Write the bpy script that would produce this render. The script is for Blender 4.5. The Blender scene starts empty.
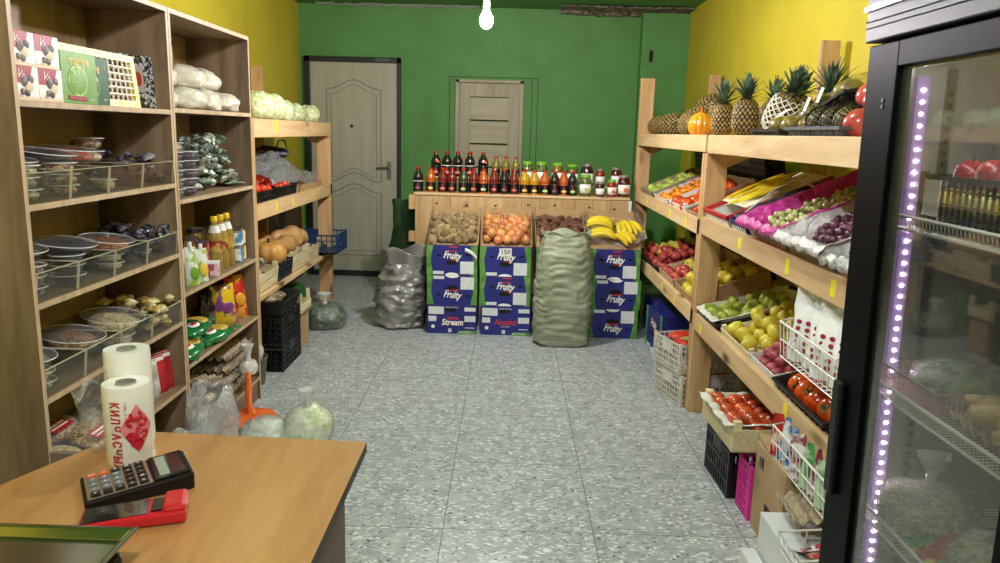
import bpy, math, random
from mathutils import Vector, Matrix, noise
RN = random.Random(11)
SC = bpy.context.scene
COL = SC.collection
PI = math.pi

def T(x, y, z): return Matrix.Translation((x, y, z))
def RX(d): return Matrix.Rotation(math.radians(d), 4, 'X')
def RY(d): return Matrix.Rotation(math.radians(d), 4, 'Y')
def RZ(d): return Matrix.Rotation(math.radians(d), 4, 'Z')
def S(x, y, z): return Matrix.Diagonal((x, y, z, 1))
def frame(o, u, v):
    u = Vector(u).normalized(); v = Vector(v); w = u.cross(v).normalized(); v = w.cross(u)
    m = Matrix((u, v, w)).transposed().to_4x4(); m.translation = Vector(o); return m

# ------------------------------------------------------------ materials
def srgb(h):
    if isinstance(h, str):
        h = h.lstrip('#'); c = [int(h[i:i+2], 16)/255 for i in (0, 2, 4)]
    else: c = [q/255 for q in h]
    return tuple((q/12.92 if q <= .04045 else ((q+.055)/1.055)**2.4) for q in c) + (1,)
MATS = {}
def mat(name, c1, c2=None, scale=8, rough=.5, metal=0, bump=0, bscale=60, stretch=(1, 1, 1), rnd=0, coat=0, lo=.35, hi=.65,
        detail=3, spots=None, sscale=40, sth=.12, spec=.5, emit=None, es=0, dist=0, huer=0):
    if name in MATS: return MATS[name]
    m = bpy.data.materials.new(name); m.use_nodes = True; nt = m.node_tree; N = nt.nodes; L = nt.links
    b = N['Principled BSDF']; b.inputs['Roughness'].default_value = rough; b.inputs['Metallic'].default_value = metal
    b.inputs['Coat Weight'].default_value = coat; b.inputs['Specular IOR Level'].default_value = spec
    b.inputs['Coat Roughness'].default_value = .15
    tc = N.new('ShaderNodeTexCoord'); mp = N.new('ShaderNodeMapping'); mp.inputs['Scale'].default_value = stretch
    L.new(tc.outputs['Object'], mp.inputs['Vector']); vec = mp.outputs['Vector']
    oi = None
    if rnd or huer or c2:
        oi = N.new('ShaderNodeObjectInfo'); ad = N.new('ShaderNodeVectorMath'); ad.operation = 'MULTIPLY_ADD'
        ad.inputs[1].default_value = (1, 1, 1)
        mu = N.new('ShaderNodeMath'); mu.operation = 'MULTIPLY'; mu.inputs[1].default_value = 37
        L.new(oi.outputs['Random'], mu.inputs[0]); L.new(vec, ad.inputs[0]); L.new(mu.outputs[0], ad.inputs[2]); vec = ad.outputs[0]
    col = None
    if c2:
        no = N.new('ShaderNodeTexNoise'); no.inputs['Scale'].default_value = scale; no.inputs['Detail'].default_value = detail
        no.inputs['Distortion'].default_value = dist
        L.new(vec, no.inputs['Vector']); r = N.new('ShaderNodeValToRGB')
        r.color_ramp.elements[0].position = lo; r.color_ramp.elements[0].color = srgb(c1)
        r.color_ramp.elements[1].position = hi; r.color_ramp.elements[1].color = srgb(c2)
        L.new(no.outputs['Fac'], r.inputs['Fac']); col = r.outputs['Color']
    if spots:
        vo = N.new('ShaderNodeTexVoronoi'); vo.inputs['Scale'].default_value = sscale; L.new(vec, vo.inputs['Vector'])
        lt = N.new('ShaderNodeMath'); lt.operation = 'LESS_THAN'; lt.inputs[1].default_value = sth; L.new(vo.outputs['Distance'], lt.inputs[0])
        mx = N.new('ShaderNodeMix'); mx.data_type = 'RGBA'; L.new(lt.outputs[0], mx.inputs['Factor'])
        if col: L.new(col, mx.inputs[6])
        else: mx.inputs[6].default_value = srgb(c1)
        mx.inputs[7].default_value = srgb(spots); col = mx.outputs[2]
    if rnd or huer:
        hs = N.new('ShaderNodeHueSaturation')
        if col: L.new(col, hs.inputs['Color'])
        else: hs.inputs['Color'].default_value = srgb(c1)
        for k, amt, mulv in (('Value', rnd, 1.0), ('Hue', huer, .5)):
            if not amt: continue
            f1 = N.new('ShaderNodeMath'); f1.operation = 'MULTIPLY_ADD'
            if k == 'Hue':
                fr = N.new('ShaderNodeMath'); fr.operation = 'MULTIPLY'; fr.inputs[1].default_value = 7.3; L.new(oi.outputs['Random'], fr.inputs[0])
                f2 = N.new('ShaderNodeMath'); f2.operation = 'FRACT'; L.new(fr.outputs[0], f2.inputs[0]); src = f2.outputs[0]
            else: src = oi.outputs['Random']
            L.new(src, f1.inputs[0]); f1.inputs[1].default_value = 2*amt; f1.inputs[2].default_value = mulv-amt
            L.new(f1.outputs[0], hs.inputs[k])
        col = hs.outputs['Color']
    if col: L.new(col, b.inputs['Base Color'])
    else: b.inputs['Base Color'].default_value = srgb(c1)
    if bump:
        n2 = N.new('ShaderNodeTexNoise'); n2.inputs['Scale'].default_value = bscale; n2.inputs['Detail'].default_value = 3; L.new(vec, n2.inputs['Vector'])
        bp = N.new('ShaderNodeBump'); bp.inputs['Strength'].default_value = bump; bp.inputs['Distance'].default_value = .01
        L.new(n2.outputs['Fac'], bp.inputs['Height']); L.new(bp.outputs['Normal'], b.inputs['Normal'])
    if emit:
        b.inputs['Emission Color'].default_value = srgb(emit); b.inputs['Emission Strength'].default_value = es
    MATS[name] = m; return m

def wood(name, c1, c2, c3, axis='Y', rough=.55, grain=14, knots=False, bump=.08, stretchf=.09, rnd=.06, coat=0):
    m = bpy.data.materials.new(name); m.use_nodes = True; nt = m.node_tree; N = nt.nodes; L = nt.links; b = N['Principled BSDF']
    b.inputs['Roughness'].default_value = rough; b.inputs['Coat Weight'].default_value = coat; b.inputs['Coat Roughness'].default_value = .25
    tc = N.new('ShaderNodeTexCoord'); oi = N.new('ShaderNodeObjectInfo')
    mu = N.new('ShaderNodeMath'); mu.operation = 'MULTIPLY'; mu.inputs[1].default_value = 23; L.new(oi.outputs['Random'], mu.inputs[0])
    ad = N.new('ShaderNodeVectorMath'); L.new(tc.outputs['Object'], ad.inputs[0]); L.new(mu.outputs[0], ad.inputs[1])
    mp = N.new('ShaderNodeMapping'); s = [1, 1, 1]; s['XYZ'.index(axis)] = stretchf; mp.inputs['Scale'].default_value = s
    L.new(ad.outputs[0], mp.inputs['Vector'])
    no = N.new('ShaderNodeTexNoise'); no.inputs['Scale'].default_value = grain; no.inputs['Detail'].default_value = 5; no.inputs['Distortion'].default_value = 1.2
    L.new(mp.outputs[0], no.inputs['Vector'])
    n2 = N.new('ShaderNodeTexNoise'); n2.inputs['Scale'].default_value = grain*9; n2.inputs['Detail'].default_value = 3
    L.new(mp.outputs[0], n2.inputs['Vector'])
    r = N.new('ShaderNodeValToRGB'); r.color_ramp.elements[0].position = .3; r.color_ramp.elements[0].color = srgb(c1)
    r.color_ramp.elements[1].position = .72; r.color_ramp.elements[1].color = srgb(c3)
    e = r.color_ramp.elements.new(.5); e.color = srgb(c2)
    ma = N.new('ShaderNodeMath'); ma.operation = 'MULTIPLY_ADD'; ma.inputs[1].default_value = .25; L.new(n2.outputs['Fac'], ma.inputs[0])
    sb = N.new('ShaderNodeMath'); sb.operation = 'SUBTRACT'; sb.inputs[1].default_value = .125; L.new(no.outputs['Fac'], sb.inputs[0]); L.new(sb.outputs[0], ma.inputs[2])
    L.new(ma.outputs[0], r.inputs['Fac']); col = r.outputs['Color']
    if knots:
        mk = N.new('ShaderNodeMapping'); sk = [3, 7, 7]
        sk = {'X': (2.2, 6, 6), 'Y': (6, 2.2, 6), 'Z': (6, 6, 2.2)}[axis]; mk.inputs['Scale'].default_value = sk
        L.new(ad.outputs[0], mk.inputs['Vector'])
        vo = N.new('ShaderNodeTexVoronoi'); vo.inputs['Scale'].default_value = 1; L.new(mk.outputs[0], vo.inputs['Vector'])
        rk = N.new('ShaderNodeValToRGB'); rk.color_ramp.elements[0].position = .06; rk.color_ramp.elements[0].color = (1, 1, 1, 1)
        rk.color_ramp.elements[1].position = .2; rk.color_ramp.elements[1].color = (0, 0, 0, 1)
        L.new(vo.outputs['Distance'], rk.inputs['Fac'])
        mx = N.new('ShaderNodeMix'); mx.data_type = 'RGBA'; L.new(rk.outputs['Color'], mx.inputs['Factor']); L.new(col, mx.inputs[6]); mx.inputs[7].default_value = srgb('#5e3a1e'); col = mx.outputs[2]
    hs = N.new('ShaderNodeHueSaturation'); L.new(col, hs.inputs['Color'])
    f1 = N.new('ShaderNodeMath'); f1.operation = 'MULTIPLY_ADD'; L.new(oi.outputs['Random'], f1.inputs[0]); f1.inputs[1].default_value = 2*rnd; f1.inputs[2].default_value = 1-rnd
    L.new(f1.outputs[0], hs.inputs['Value']); L.new(hs.outputs['Color'], b.inputs['Base Color'])
    bp = N.new('ShaderNodeBump'); bp.inputs['Strength'].default_value = bump; bp.inputs['Distance'].default_value = .005
    L.new(n2.outputs['Fac'], bp.inputs['Height']); L.new(bp.outputs['Normal'], b.inputs['Normal'])
    MATS[name] = m; return m

def film(name, col='#ffffff', fac=.2, rough=.12, wr=0, wscale=30, tint='#ffffff', edge=.5, clump=0, base=.04):
    """thin clear plastic / glass: mostly see-through, a faint milky body and an angle dependent gloss"""
    m = bpy.data.materials.new(name); m.use_nodes = True; nt = m.node_tree; N = nt.nodes; L = nt.links; b = N['Principled BSDF']; out = N['Material Output']
    b.inputs['Base Color'].default_value = srgb(col); b.inputs['Roughness'].default_value = max(.3, rough); b.inputs['Specular IOR Level'].default_value = .3
    tr = N.new('ShaderNodeBsdfTransparent'); tr.inputs['Color'].default_value = srgb(tint)
    gl = N.new('ShaderNodeBsdfGlossy'); gl.inputs['Roughness'].default_value = rough
    mx = N.new('ShaderNodeMixShader'); m2 = N.new('ShaderNodeMixShader'); lw = N.new('ShaderNodeLayerWeight'); lw.inputs['Blend'].default_value = .5
    pw = N.new('ShaderNodeMath'); pw.operation = 'POWER'; pw.inputs[1].default_value = 3.0; L.new(lw.outputs['Facing'], pw.inputs[0])
    ma = N.new('ShaderNodeMath'); ma.operation = 'MULTIPLY_ADD'; ma.inputs[1].default_value = edge; ma.inputs[2].default_value = base; ma.use_clamp = True
    L.new(pw.outputs[0], ma.inputs[0]); mx.inputs['Fac'].default_value = fac
    if wr:
        tc = N.new('ShaderNodeTexCoord'); no = N.new('ShaderNodeTexNoise'); no.inputs['Scale'].default_value = wscale; no.inputs['Detail'].default_value = 4; no.inputs['Distortion'].default_value = 1.5
        L.new(tc.outputs['Object'], no.inputs['Vector']); bp = N.new('ShaderNodeBump'); bp.inputs['Strength'].default_value = wr; bp.inputs['Distance'].default_value = .02
        L.new(no.outputs['Fac'], bp.inputs['Height'])
        for q in (b, gl, lw): L.new(bp.outputs['Normal'], q.inputs['Normal'])
        if clump:
            mm = N.new('ShaderNodeMapRange'); mm.inputs['From Min'].default_value = .5; mm.inputs['From Max'].default_value = .72; mm.inputs['To Min'].default_value = fac; mm.inputs['To Max'].default_value = min(1, fac+clump)
            L.new(no.outputs['Fac'], mm.inputs['Value']); L.new(mm.outputs[0], mx.inputs['Fac'])
    L.new(tr.outputs[0], mx.inputs[1]); L.new(b.outputs[0], mx.inputs[2])
    L.new(ma.outputs[0], m2.inputs['Fac']); L.new(mx.outputs[0], m2.inputs[1]); L.new(gl.outputs[0], m2.inputs[2]); L.new(m2.outputs[0], out.inputs['Surface'])
    MATS[name] = m; return m

# ------------------------------------------------------------ mesh builder
class MB:
    def __init__(s): s.v = []; s.f = []; s.m = []; s.s = []
    def add(s, vs, fs, M=None, m=0, sm=False):
        o = len(s.v)
        s.v += [(M @ Vector(v)) if M else Vector(v) for v in vs]
        for k, f in enumerate(fs):
            s.f.append([i+o for i in f]); s.m.append(m[k] if isinstance(m, (list, tuple)) else m); s.s.append(sm)
        return s
    def box(s, x0, x1, y0, y1, z0, z1, M=None, m=0, mf=None):
        """mf: dict face->material; faces -z +z -y +x +y -x"""
        vs = [(x0, y0, z0), (x1, y0, z0), (x1, y1, z0), (x0, y1, z0), (x0, y0, z1), (x1, y0, z1), (x1, y1, z1), (x0, y1, z1)]
        fs = [(3, 2, 1, 0), (4, 5, 6, 7), (0, 1, 5, 4), (1, 2, 6, 5), (2, 3, 7, 6), (3, 0, 4, 7)]
        mm = [m]*6
        if mf:
            for k, q in mf.items(): mm[['-z', '+z', '-y', '+x', '+y', '-x'].index(k)] = q
        return s.add(vs, fs, M, mm)
    def cb(s, c, d, M=None, m=0): return s.box(c[0]-d[0]/2, c[0]+d[0]/2, c[1]-d[1]/2, c[1]+d[1]/2, c[2]-d[2]/2, c[2]+d[2]/2, M, m)
    def lathe(s, prof, n=16, M=None, m=0, fn=None, sm=True, cap=True):
        vs = []; fs = []; mm = []
        for i, (r, z) in enumerate(prof):
            for k in range(n):
                a = 2*PI*k/n; q = fn(a, i, r, z) if fn else r
                vs.append((q*math.cos(a), q*math.sin(a), z))
        for i in range(len(prof)-1):
            for k in range(n):
                k2 = (k+1) % n; fs.append((i*n+k, i*n+k2, (i+1)*n+k2, (i+1)*n+k)); mm.append(m[i] if isinstance(m, (list, tuple)) else m)
        if cap:
            fs.append(tuple(range(n-1, -1, -1))); mm.append(mm[0]); fs.append(tuple(range((len(prof)-1)*n, len(prof)*n))); mm.append(mm[-2])
        return s.add(vs, fs, M, mm, sm)
    def tube(s, pts, r, n=6, M=None, m=0, closed=False):
        pts = [Vector(p) for p in pts]; k = len(pts); vs = []; fs = []
        up = Vector((0, 0, 1)); prev = None
        for i, p in enumerate(pts):
            if closed: d = pts[(i+1) % k]-pts[i-1]
            else: d = pts[min(i+1, k-1)]-pts[max(i-1, 0)]
            d = d.normalized() if d.length > 1e-9 else Vector((0, 0, 1))
            if prev is None: a = d.cross(up); a = a if a.length > .05 else d.cross(Vector((1, 0, 0)))
            else: a = prev-d*prev.dot(d)
            if a.length < 1e-6: a = d.orthogonal()
            a.normalize(); prev = a; b = d.cross(a); rr = r[i] if isinstance(r, (list, tuple)) else r
            for j in range(n):
                t = 2*PI*j/n; vs.append(p+(a*math.cos(t)+b*math.sin(t))*rr)
        for i in range(k if closed else k-1):
            for j in range(n):
                i2 = (i+1) % k; fs.append((i*n+j, i*n+(j+1) % n, i2*n+(j+1) % n, i2*n+j))
        if not closed: fs.append(tuple(range(n-1, -1, -1))); fs.append(tuple(range((k-1)*n, k*n)))
        return s.add(vs, fs, M, m, n > 4)
    def prism(s, poly, z0, z1, M=None, m=0, mt=None):
        n = len(poly); vs = [(x, y, z0) for x, y in poly]+[(x, y, z1) for x, y in poly]
        fs = [tuple(range(n-1, -1, -1)), tuple(range(n, 2*n))]+[(i, (i+1) % n, n+(i+1) % n, n+i) for i in range(n)]
        return s.add(vs, fs, M, [m, m if mt is None else mt]+[m]*n)
    def ell(s, rx, ry, rz, M=None, m=0, n=10, k=7, fn=None):
        vs = [(0, 0, -rz)]; fs = []
        for i in range(1, k):
            t = -PI/2+PI*i/k
            for j in range(n):
                a = 2*PI*j/n; vs.append((rx*math.cos(t)*math.cos(a), ry*math.cos(t)*math.sin(a), rz*math.sin(t)))
        vs.append((0, 0, rz)); e = len(vs)-1
        for j in range(n): fs.append((0, 1+(j+1) % n, 1+j)); fs.append((e, 1+(k-2)*n+j, 1+(k-2)*n+(j+1) % n))
        for i in range(k-2):
            for j in range(n): fs.append((1+i*n+j, 1+i*n+(j+1) % n, 1+(i+1)*n+(j+1) % n, 1+(i+1)*n+j))
        if fn: vs = [fn(Vector(v)) for v in vs]
        return s.add(vs, fs, M, m, True)
    def sheet(s, nu, nv, fn, M=None, m=0, sm=True, closeu=False):
        vs = [fn(i/(nu if closeu else nu-1), j/(nv-1)) for j in range(nv) for i in range(nu)]; fs = []
        for j in range(nv-1):
            for i in range(nu if closeu else nu-1):
                i2 = (i+1) % nu; fs.append((j*nu+i, j*nu+i2, (j+1)*nu+i2, (j+1)*nu+i))
        return s.add(vs, fs, M, m, sm)
    def mesh(s, name, mats, angle=None, fixn=True):
        me = bpy.data.meshes.new(name); me.from_pydata([tuple(v) for v in s.v], [], s.f); me.validate()
        for q in (mats if isinstance(mats, (list, tuple)) else [mats]): me.materials.append(q)
        if len(me.polygons) == len(s.m):
            me.polygons.foreach_set('material_index', s.m); me.polygons.foreach_set('use_smooth', s.s)
        if any(s.s): me.set_sharp_from_angle(angle=math.radians(angle or 40))
        me.update(); return me

def tagit(o, label=None, cat=None, group=None, kind=None):
    if label: o['label'] = label
    if cat: o['category'] = cat
    if group: o['group'] = group
    if kind: o['kind'] = kind
    return o
def part(name, mb, mats, parent=None, M=None, bevel=0, label=None, angle=None, solid=0, sub=0):
    me = mb.mesh(name, mats, angle) if isinstance(mb, MB) else mb
    o = bpy.data.objects.new(name, me); COL.objects.link(o)
    if parent: o.parent = parent
    if M is not None: o.matrix_local = M if parent else M
    if bevel:
        b = o.modifiers.new('b', 'BEVEL'); b.width = bevel; b.segments = 2; b.limit_method = 'ANGLE'; b.angle_limit = .7
    if solid:
        b = o.modifiers.new('s', 'SOLIDIFY'); b.thickness = solid; b.offset = 0
    if sub:
        b = o.modifiers.new('u', 'SUBSURF'); b.levels = sub; b.render_levels = sub
    if label: o['label'] = label
    return o
def thing(name, label, cat, M=None, group=None):
    o = bpy.data.objects.new(name, None); COL.objects.link(o); o.empty_display_size = .05
    if M is not None: o.matrix_world = M
    return tagit(o, label, cat, group)
def solo(name, mb, mats, label, cat, M=None, group=None, kind=None, **k):
    o = part(name, mb, mats, None, M, **k); return tagit(o, label, cat, group, kind)
def struct(name, mb, mats, **k):
    o = part(name, mb, mats, **k); o['kind'] = 'structure'; return o
def dup(root, M, label=None, group=None, cat=None):
    r = root.copy(); COL.objects.link(r); r.matrix_world = M
    if label: r['label'] = label
    if group: r['group'] = group
    for ch in list(root.children):
        c = ch.copy(); COL.objects.link(c); c.parent = r
        for g in list(ch.children):
            d = g.copy(); COL.objects.link(d); d.parent = c
    return r
_fc = {}
def lettering(mb, body, size, M, m=0, bold=0, ital=0, stretch=1, depth=.0004):
    """letters laid in the local XY plane of M, centred, facing +Z"""
    key = (body, bold, ital)
    if key not in _fc:
        cu = bpy.data.curves.new('lettering', 'FONT'); cu.body = body; cu.size = 1; cu.align_x = 'CENTER'; cu.align_y = 'CENTER'
        cu.offset = bold; cu.shear = ital; cu.resolution_u = 2
        ob = bpy.data.objects.new('lettering_source', cu); COL.objects.link(ob)
        bpy.context.view_layer.update(); ev = ob.evaluated_get(bpy.context.evaluated_depsgraph_get()); me = ev.to_mesh()
        _fc[key] = ([tuple(v.co) for v in me.vertices], [tuple(p.vertices) for p in me.polygons])
        ev.to_mesh_clear(); bpy.data.objects.remove(ob); bpy.data.curves.remove(cu)
    vs, fs = _fc[key]
    mb.add([(x*size*stretch, y*size, depth) for x, y, z in vs], fs, M, m)
def nz(v, f=1.0, seed=0): return noise.noise(Vector(v)*f+Vector((seed*3.1, seed*1.7, seed*5.3)))
# ------------------------------------------------------------ shared materials
FLY = dict()
m_green = mat('green_wall_paint', '#528a42', '#5a9349', scale=3, rough=.62, bump=.12, bscale=120)
m_yellow = mat('yellow_wall_paint', '#c6b22c', '#cfbc36', scale=2.5, rough=.6, bump=.12, bscale=110)
m_ceil = mat('green_ceiling_paint', '#4f8441', '#5c9049', scale=5, rough=.6, bump=.3, bscale=25)
m_plain = mat('pale_plaster', '#bdb9a8', '#c8c4b4', scale=3, rough=.8)
m_pine = wood('pine_beam', '#c19c6e', '#d3b082', '#dec094', 'Y', knots=True)
m_pineX = wood('pine_beam_cross', '#c19c6e', '#d3b082', '#dec094', 'X', knots=True)
m_pineZ = wood('pine_post', '#ad8558', '#c29a6a', '#d0ab7c', 'Z', knots=True)
m_lath = wood('pale_crate_wood', '#c9b78c', '#dccda6', '#e8dcba', 'Y', grain=25)
m_lathX = wood('pale_crate_wood_cross', '#c9b78c', '#dccda6', '#e8dcba', 'X', grain=25)
m_oak = wood('dark_oak_laminate', '#62503e', '#836c54', '#9c856a', 'Z', grain=7, rough=.5, stretchf=.12)
m_oakY = wood('dark_oak_laminate_along', '#66543f', '#876f55', '#9e876b', 'Y', grain=8, rough=.5, stretchf=.12)
m_edge = wood('oak_edge_band', '#ab9070', '#bda283', '#cdb495', 'Z', grain=20, rough=.5)
m_desk = wood('desk_top_laminate', '#9c6a3e', '#b17e4e', '#c08f60', 'Y', grain=10, rough=.32, coat=.25, stretchf=.14, bump=.03)
m_black = mat('black_plastic', '#0b0b0d', rough=.45, spec=.35)
m_blackg = mat('black_gloss', '#08080a', rough=.2)
m_white = mat('white_plastic', '#e6e6e4', rough=.35)
m_wire = mat('white_wire', '#eceae6', rough=.35)
m_paper = mat('white_paper', '#eeece6', rough=.7)
m_card = mat('brown_cardboard', '#a8865c', '#b8966b', scale=20, rough=.85, stretch=(1, 1, 3))
m_dark = mat('near_black', '#060606', rough=.8)
m_ytag = mat('yellow_sticker', '#f0e21c', rough=.6)
m_ink = mat('black_ink', '#141414', rough=.6)
m_red = mat('red_print', '#c4202a', rough=.5)

def floor_mat():
    m = bpy.data.materials.new('terrazzo_tile'); m.use_nodes = True; nt = m.node_tree; N = nt.nodes; L = nt.links; b = N['Principled BSDF']
    b.inputs['Roughness'].default_value = .38
    tc = N.new('ShaderNodeTexCoord'); base = N.new('ShaderNodeTexNoise'); base.inputs['Scale'].default_value = 14; base.inputs['Detail'].default_value = 5
    L.new(tc.outputs['Object'], base.inputs['Vector'])
    r = N.new('ShaderNodeValToRGB'); r.color_ramp.elements[0].position = .35; r.color_ramp.elements[0].color = srgb('#9a9ca0'); r.color_ramp.elements[1].position = .65; r.color_ramp.elements[1].color = srgb('#b4b6ba')
    L.new(base.outputs['Fac'], r.inputs['Fac']); col = r.outputs['Color']
    def chips(scale, th, c, rot, st, seed, rndsel=None):
        nonlocal col
        mp = N.new('ShaderNodeMapping'); mp.inputs['Scale'].default_value = st; mp.inputs['Rotation'].default_value = (0, 0, rot); mp.inputs['Location'].default_value = (seed, seed*2, 0)
        wn = N.new('ShaderNodeTexNoise'); wn.inputs['Scale'].default_value = 22; L.new(tc.outputs['Object'], wn.inputs['Vector'])
        va = N.new('ShaderNodeVectorMath'); va.operation = 'MULTIPLY_ADD'; va.inputs[1].default_value = (.05, .05, 0); L.new(wn.outputs['Color'], va.inputs[0]); L.new(tc.outputs['Object'], va.inputs[2])
        L.new(va.outputs[0], mp.inputs['Vector'])
        vo = N.new('ShaderNodeTexVoronoi'); vo.inputs['Scale'].default_value = scale; L.new(mp.outputs[0], vo.inputs['Vector'])
        lt = N.new('ShaderNodeMath'); lt.operation = 'LESS_THAN'; lt.inputs[1].default_value = th; L.new(vo.outputs['Distance'], lt.inputs[0])
        f = lt.outputs[0]
        if rndsel:
            sp = N.new('ShaderNodeSeparateColor'); L.new(vo.outputs['Color'], sp.inputs[0]); g = N.new('ShaderNodeMath'); g.operation = 'GREATER_THAN'; g.inputs[1].default_value = rndsel; L.new(sp.outputs[0], g.inputs[0])
            mu = N.new('ShaderNodeMath'); mu.operation = 'MULTIPLY'; L.new(f, mu.inputs[0]); L.new(g.outputs[0], mu.inputs[1]); f = mu.outputs[0]
        mx = N.new('ShaderNodeMix'); mx.data_type = 'RGBA'; L.new(f, mx.inputs['Factor']); L.new(col, mx.inputs[6]); mx.inputs[7].default_value = srgb(c); col = mx.outputs[2]
    chips(26, .34, '#d6d8d9', .6, (1, 2.6, 1), 1.3, .45)
    chips(30, .32, '#e2e4e5', -.5, (1, 2.8, 1), 4.7, .5)
    chips(36, .30, '#7d8083', 1.3, (1, 1.8, 1), 7.1, .62)
    chips(42, .28, '#4c4f54', .2, (1, 2.2, 1), 2.9, .80)
    chips(55, .26, '#2e3034', 2.2, (1, 1.6, 1), 9.9, .9)
    sx = N.new('ShaderNodeSeparateXYZ'); L.new(tc.outputs['Object'], sx.inputs[0]); fs = []
    for ax, off, per in (('X', .214, .577), ('Y', -3.26, .6)):
        a = N.new('ShaderNodeMath'); a.operation = 'ADD'; a.inputs[1].default_value = off+per*20; L.new(sx.outputs[ax], a.inputs[0])
        d = N.new('ShaderNodeMath'); d.operation = 'PINGPONG'; d.inputs[1].default_value = per/2; L.new(a.outputs[0], d.inputs[0])
        l = N.new('ShaderNodeMath'); l.operation = 'LESS_THAN'; l.inputs[1].default_value = .0022; L.new(d.outputs[0], l.inputs[0]); fs.append(l.outputs[0])
    mxm = N.new('ShaderNodeMath'); mxm.operation = 'MAXIMUM'; L.new(fs[0], mxm.inputs[0]); L.new(fs[1], mxm.inputs[1])
    mx = N.new('ShaderNodeMix'); mx.data_type = 'RGBA'; L.new(mxm.outputs[0], mx.inputs['Factor']); L.new(col, mx.inputs[6]); mx.inputs[7].default_value = srgb('#6d6f71')
    L.new(mx.outputs[2], b.inputs['Base Color']); return m

# ------------------------------------------------------------ the room
XL, XR, YB, YF, ZC = -2.107, 1.70, 7.74, -2.2, 2.687
struct('floor', MB().box(XL-.1, XR+.1, YF-.1, YB+.1, -.1, 0), floor_mat())
struct('ceiling', MB().box(XL-.1, XR+.1, YF-.1, YB+.1, ZC, ZC+.1), m_ceil)
struct('wall_left', MB().box(XL-.1, XL, YF, YB+.1, 0, ZC), m_yellow)
struct('wall_right', MB().box(XR, XR+.1, YF, YB+.1, 0, ZC), m_yellow)
struct('wall_back', MB().box(XL, XR, YB, YB+.1, 0, ZC), m_green)
struct('wall_front', MB().box(XL, XR, YF-.1, YF, 0, ZC), m_plain)
struct('wall_pillar', MB().box(1.25, XR, YB-.13, YB, 0, ZC-.03), m_green)
# rough unpainted plaster left open along the ceiling edge
mb = MB()
def rough_fn(u, v):
    x = .45+u*1.24; n = nz((x*6, v*5, 1), 1)*.05
    return Vector((x, YB-.02-v*.34-.05*nz((x*3, v, 4)), ZC-.012-abs(nz((x*14, v*9, 2)))*.035*math.sin(PI*min(1, max(.02, u*1.02)))-(.03 if v < .2 else 0)))
mb.sheet(60, 14, rough_fn)
struct('trim_1', mb, mat('bare_plaster', '#4a4038', '#8d8474', scale=30, rough=.95, bump=.8, bscale=90, lo=.4, hi=.6), solid=.01)
mb = MB().box(-.615, .27, YB-.006, YB, 2.028, 2.034).box(-.615, -.609, YB-.006, YB, .9, 2.034).box(.205, .211, YB-.006, YB, .9, 2.03).box(.264, .27, YB-.006, YB, .9, 2.03)
struct('trim_2', mb, mat('wall_seam', '#1d4424', rough=.8))
# thin cables stapled along the ceiling
mb = MB()
for k in range(3):
    pts = [(-1.9+i*.075, YB-.06-.05*k-.02*nz((i*.7, k, 0)), ZC-.012-.022*abs(nz((i*.5, k*3, 2)))) for i in range(22)]
    mb.tube(pts, .006, 5)
solo('ceiling_cable', mb, mat('grey_cable', '#8e9a8a', rough=.5), 'thin pale cables stapled along the green ceiling edge above the doors', 'cable')
mb = MB().box(-.02, .02, 0, .004, -.055, .055, m=0)
mb.box(-.014, .014, -.004, .001, -.048, .048, m=1)
solo('wall_vent', mb, [mat('vent_rim', '#1f4a22', rough=.6), m_dark], 'small dark vent slot high on the green wall pillar', 'vent', T(1.345, YB-.134, 2.26))

# steel door, left
def grooved(mb, pts, r=.006, m=0, y=0): mb.tube([(p[0], y, p[1]) for p in pts], r, 6, None, m, closed=True)
m_doorp = mat('beige_door_skin', '#a6a390', '#b1ae9b', scale=2, rough=.5, stretch=(8, 8, .6))
m_doord = mat('door_groove', '#908d7a', rough=.5)
d1 = thing('door_1', 'beige moulded panel door in a dark steel frame at the left of the green wall', 'door', T(-1.56, YB-.01, 0)); d1['kind'] = 'structure'
part('door_leaf', MB().box(-.43, .43, -.045, 0, .055, 2.14), m_doorp, d1, bevel=.004)
fr = MB().box(-.485, -.43, -.06, .01, 0, 2.19).box(.43, .465, -.06, .01, 0, 2.19).box(-.485, .465, -.06, .01, 2.135, 2.19).box(-.43, .43, -.06, .01, 0, .055)
part('door_frame', fr, mat('dark_steel', '#17191c', rough=.4), d1, bevel=.003)
mb = MB()
def arch(x0, x1, z0, z1, hgt, top, n=16):
    pts = []
    for i in range(n+1):
        u = i/n; e = (0.5-0.5*math.cos(2*PI*u))**1.3; pts.append((x0+(x1-x0)*u, z1+hgt*e*(1 if top else 0)))
    for i in range(n+1):
        u = 1-i/n; e = (0.5-0.5*math.cos(2*PI*u))**1.3; pts.append((x0+(x1-x0)*u, z0-(0 if top else 1)*hgt*0+(0 if top else 0)))
    return pts
def wavy(x0, x1, z0, z1, ht, hb, n=16):
    b = lambda u: (0.5-0.5*math.cos(2*PI*u))**1.3
    return [(x0+(x1-x0)*i/n, z1+ht*b(i/n)) for i in range(n+1)]+[(x1-(x1-x0)*i/n, z0+hb*b(i/n)) for i in range(n+1)]
for ins in (0, .045):
    grooved(mb, wavy(-.27+ins, .27-ins, .97+ins, 1.88-ins, .09, .09), .006-ins*.05, 0, -.047)
    grooved(mb, wavy(-.27+ins, .27-ins, .22+ins, .86-ins, .09, 0), .006-ins*.05, 0, -.047)
part('door_moulding', mb, m_doord, d1)
mb = MB().lathe([(.016, 0), (.016, .01), (.008, .014)], 12, T(-.02, -.045, 1.52) @ RX(90))
part('peephole', mb, mat('dark_brass', '#2a2218', rough=.3, metal=.8), d1)
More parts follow.
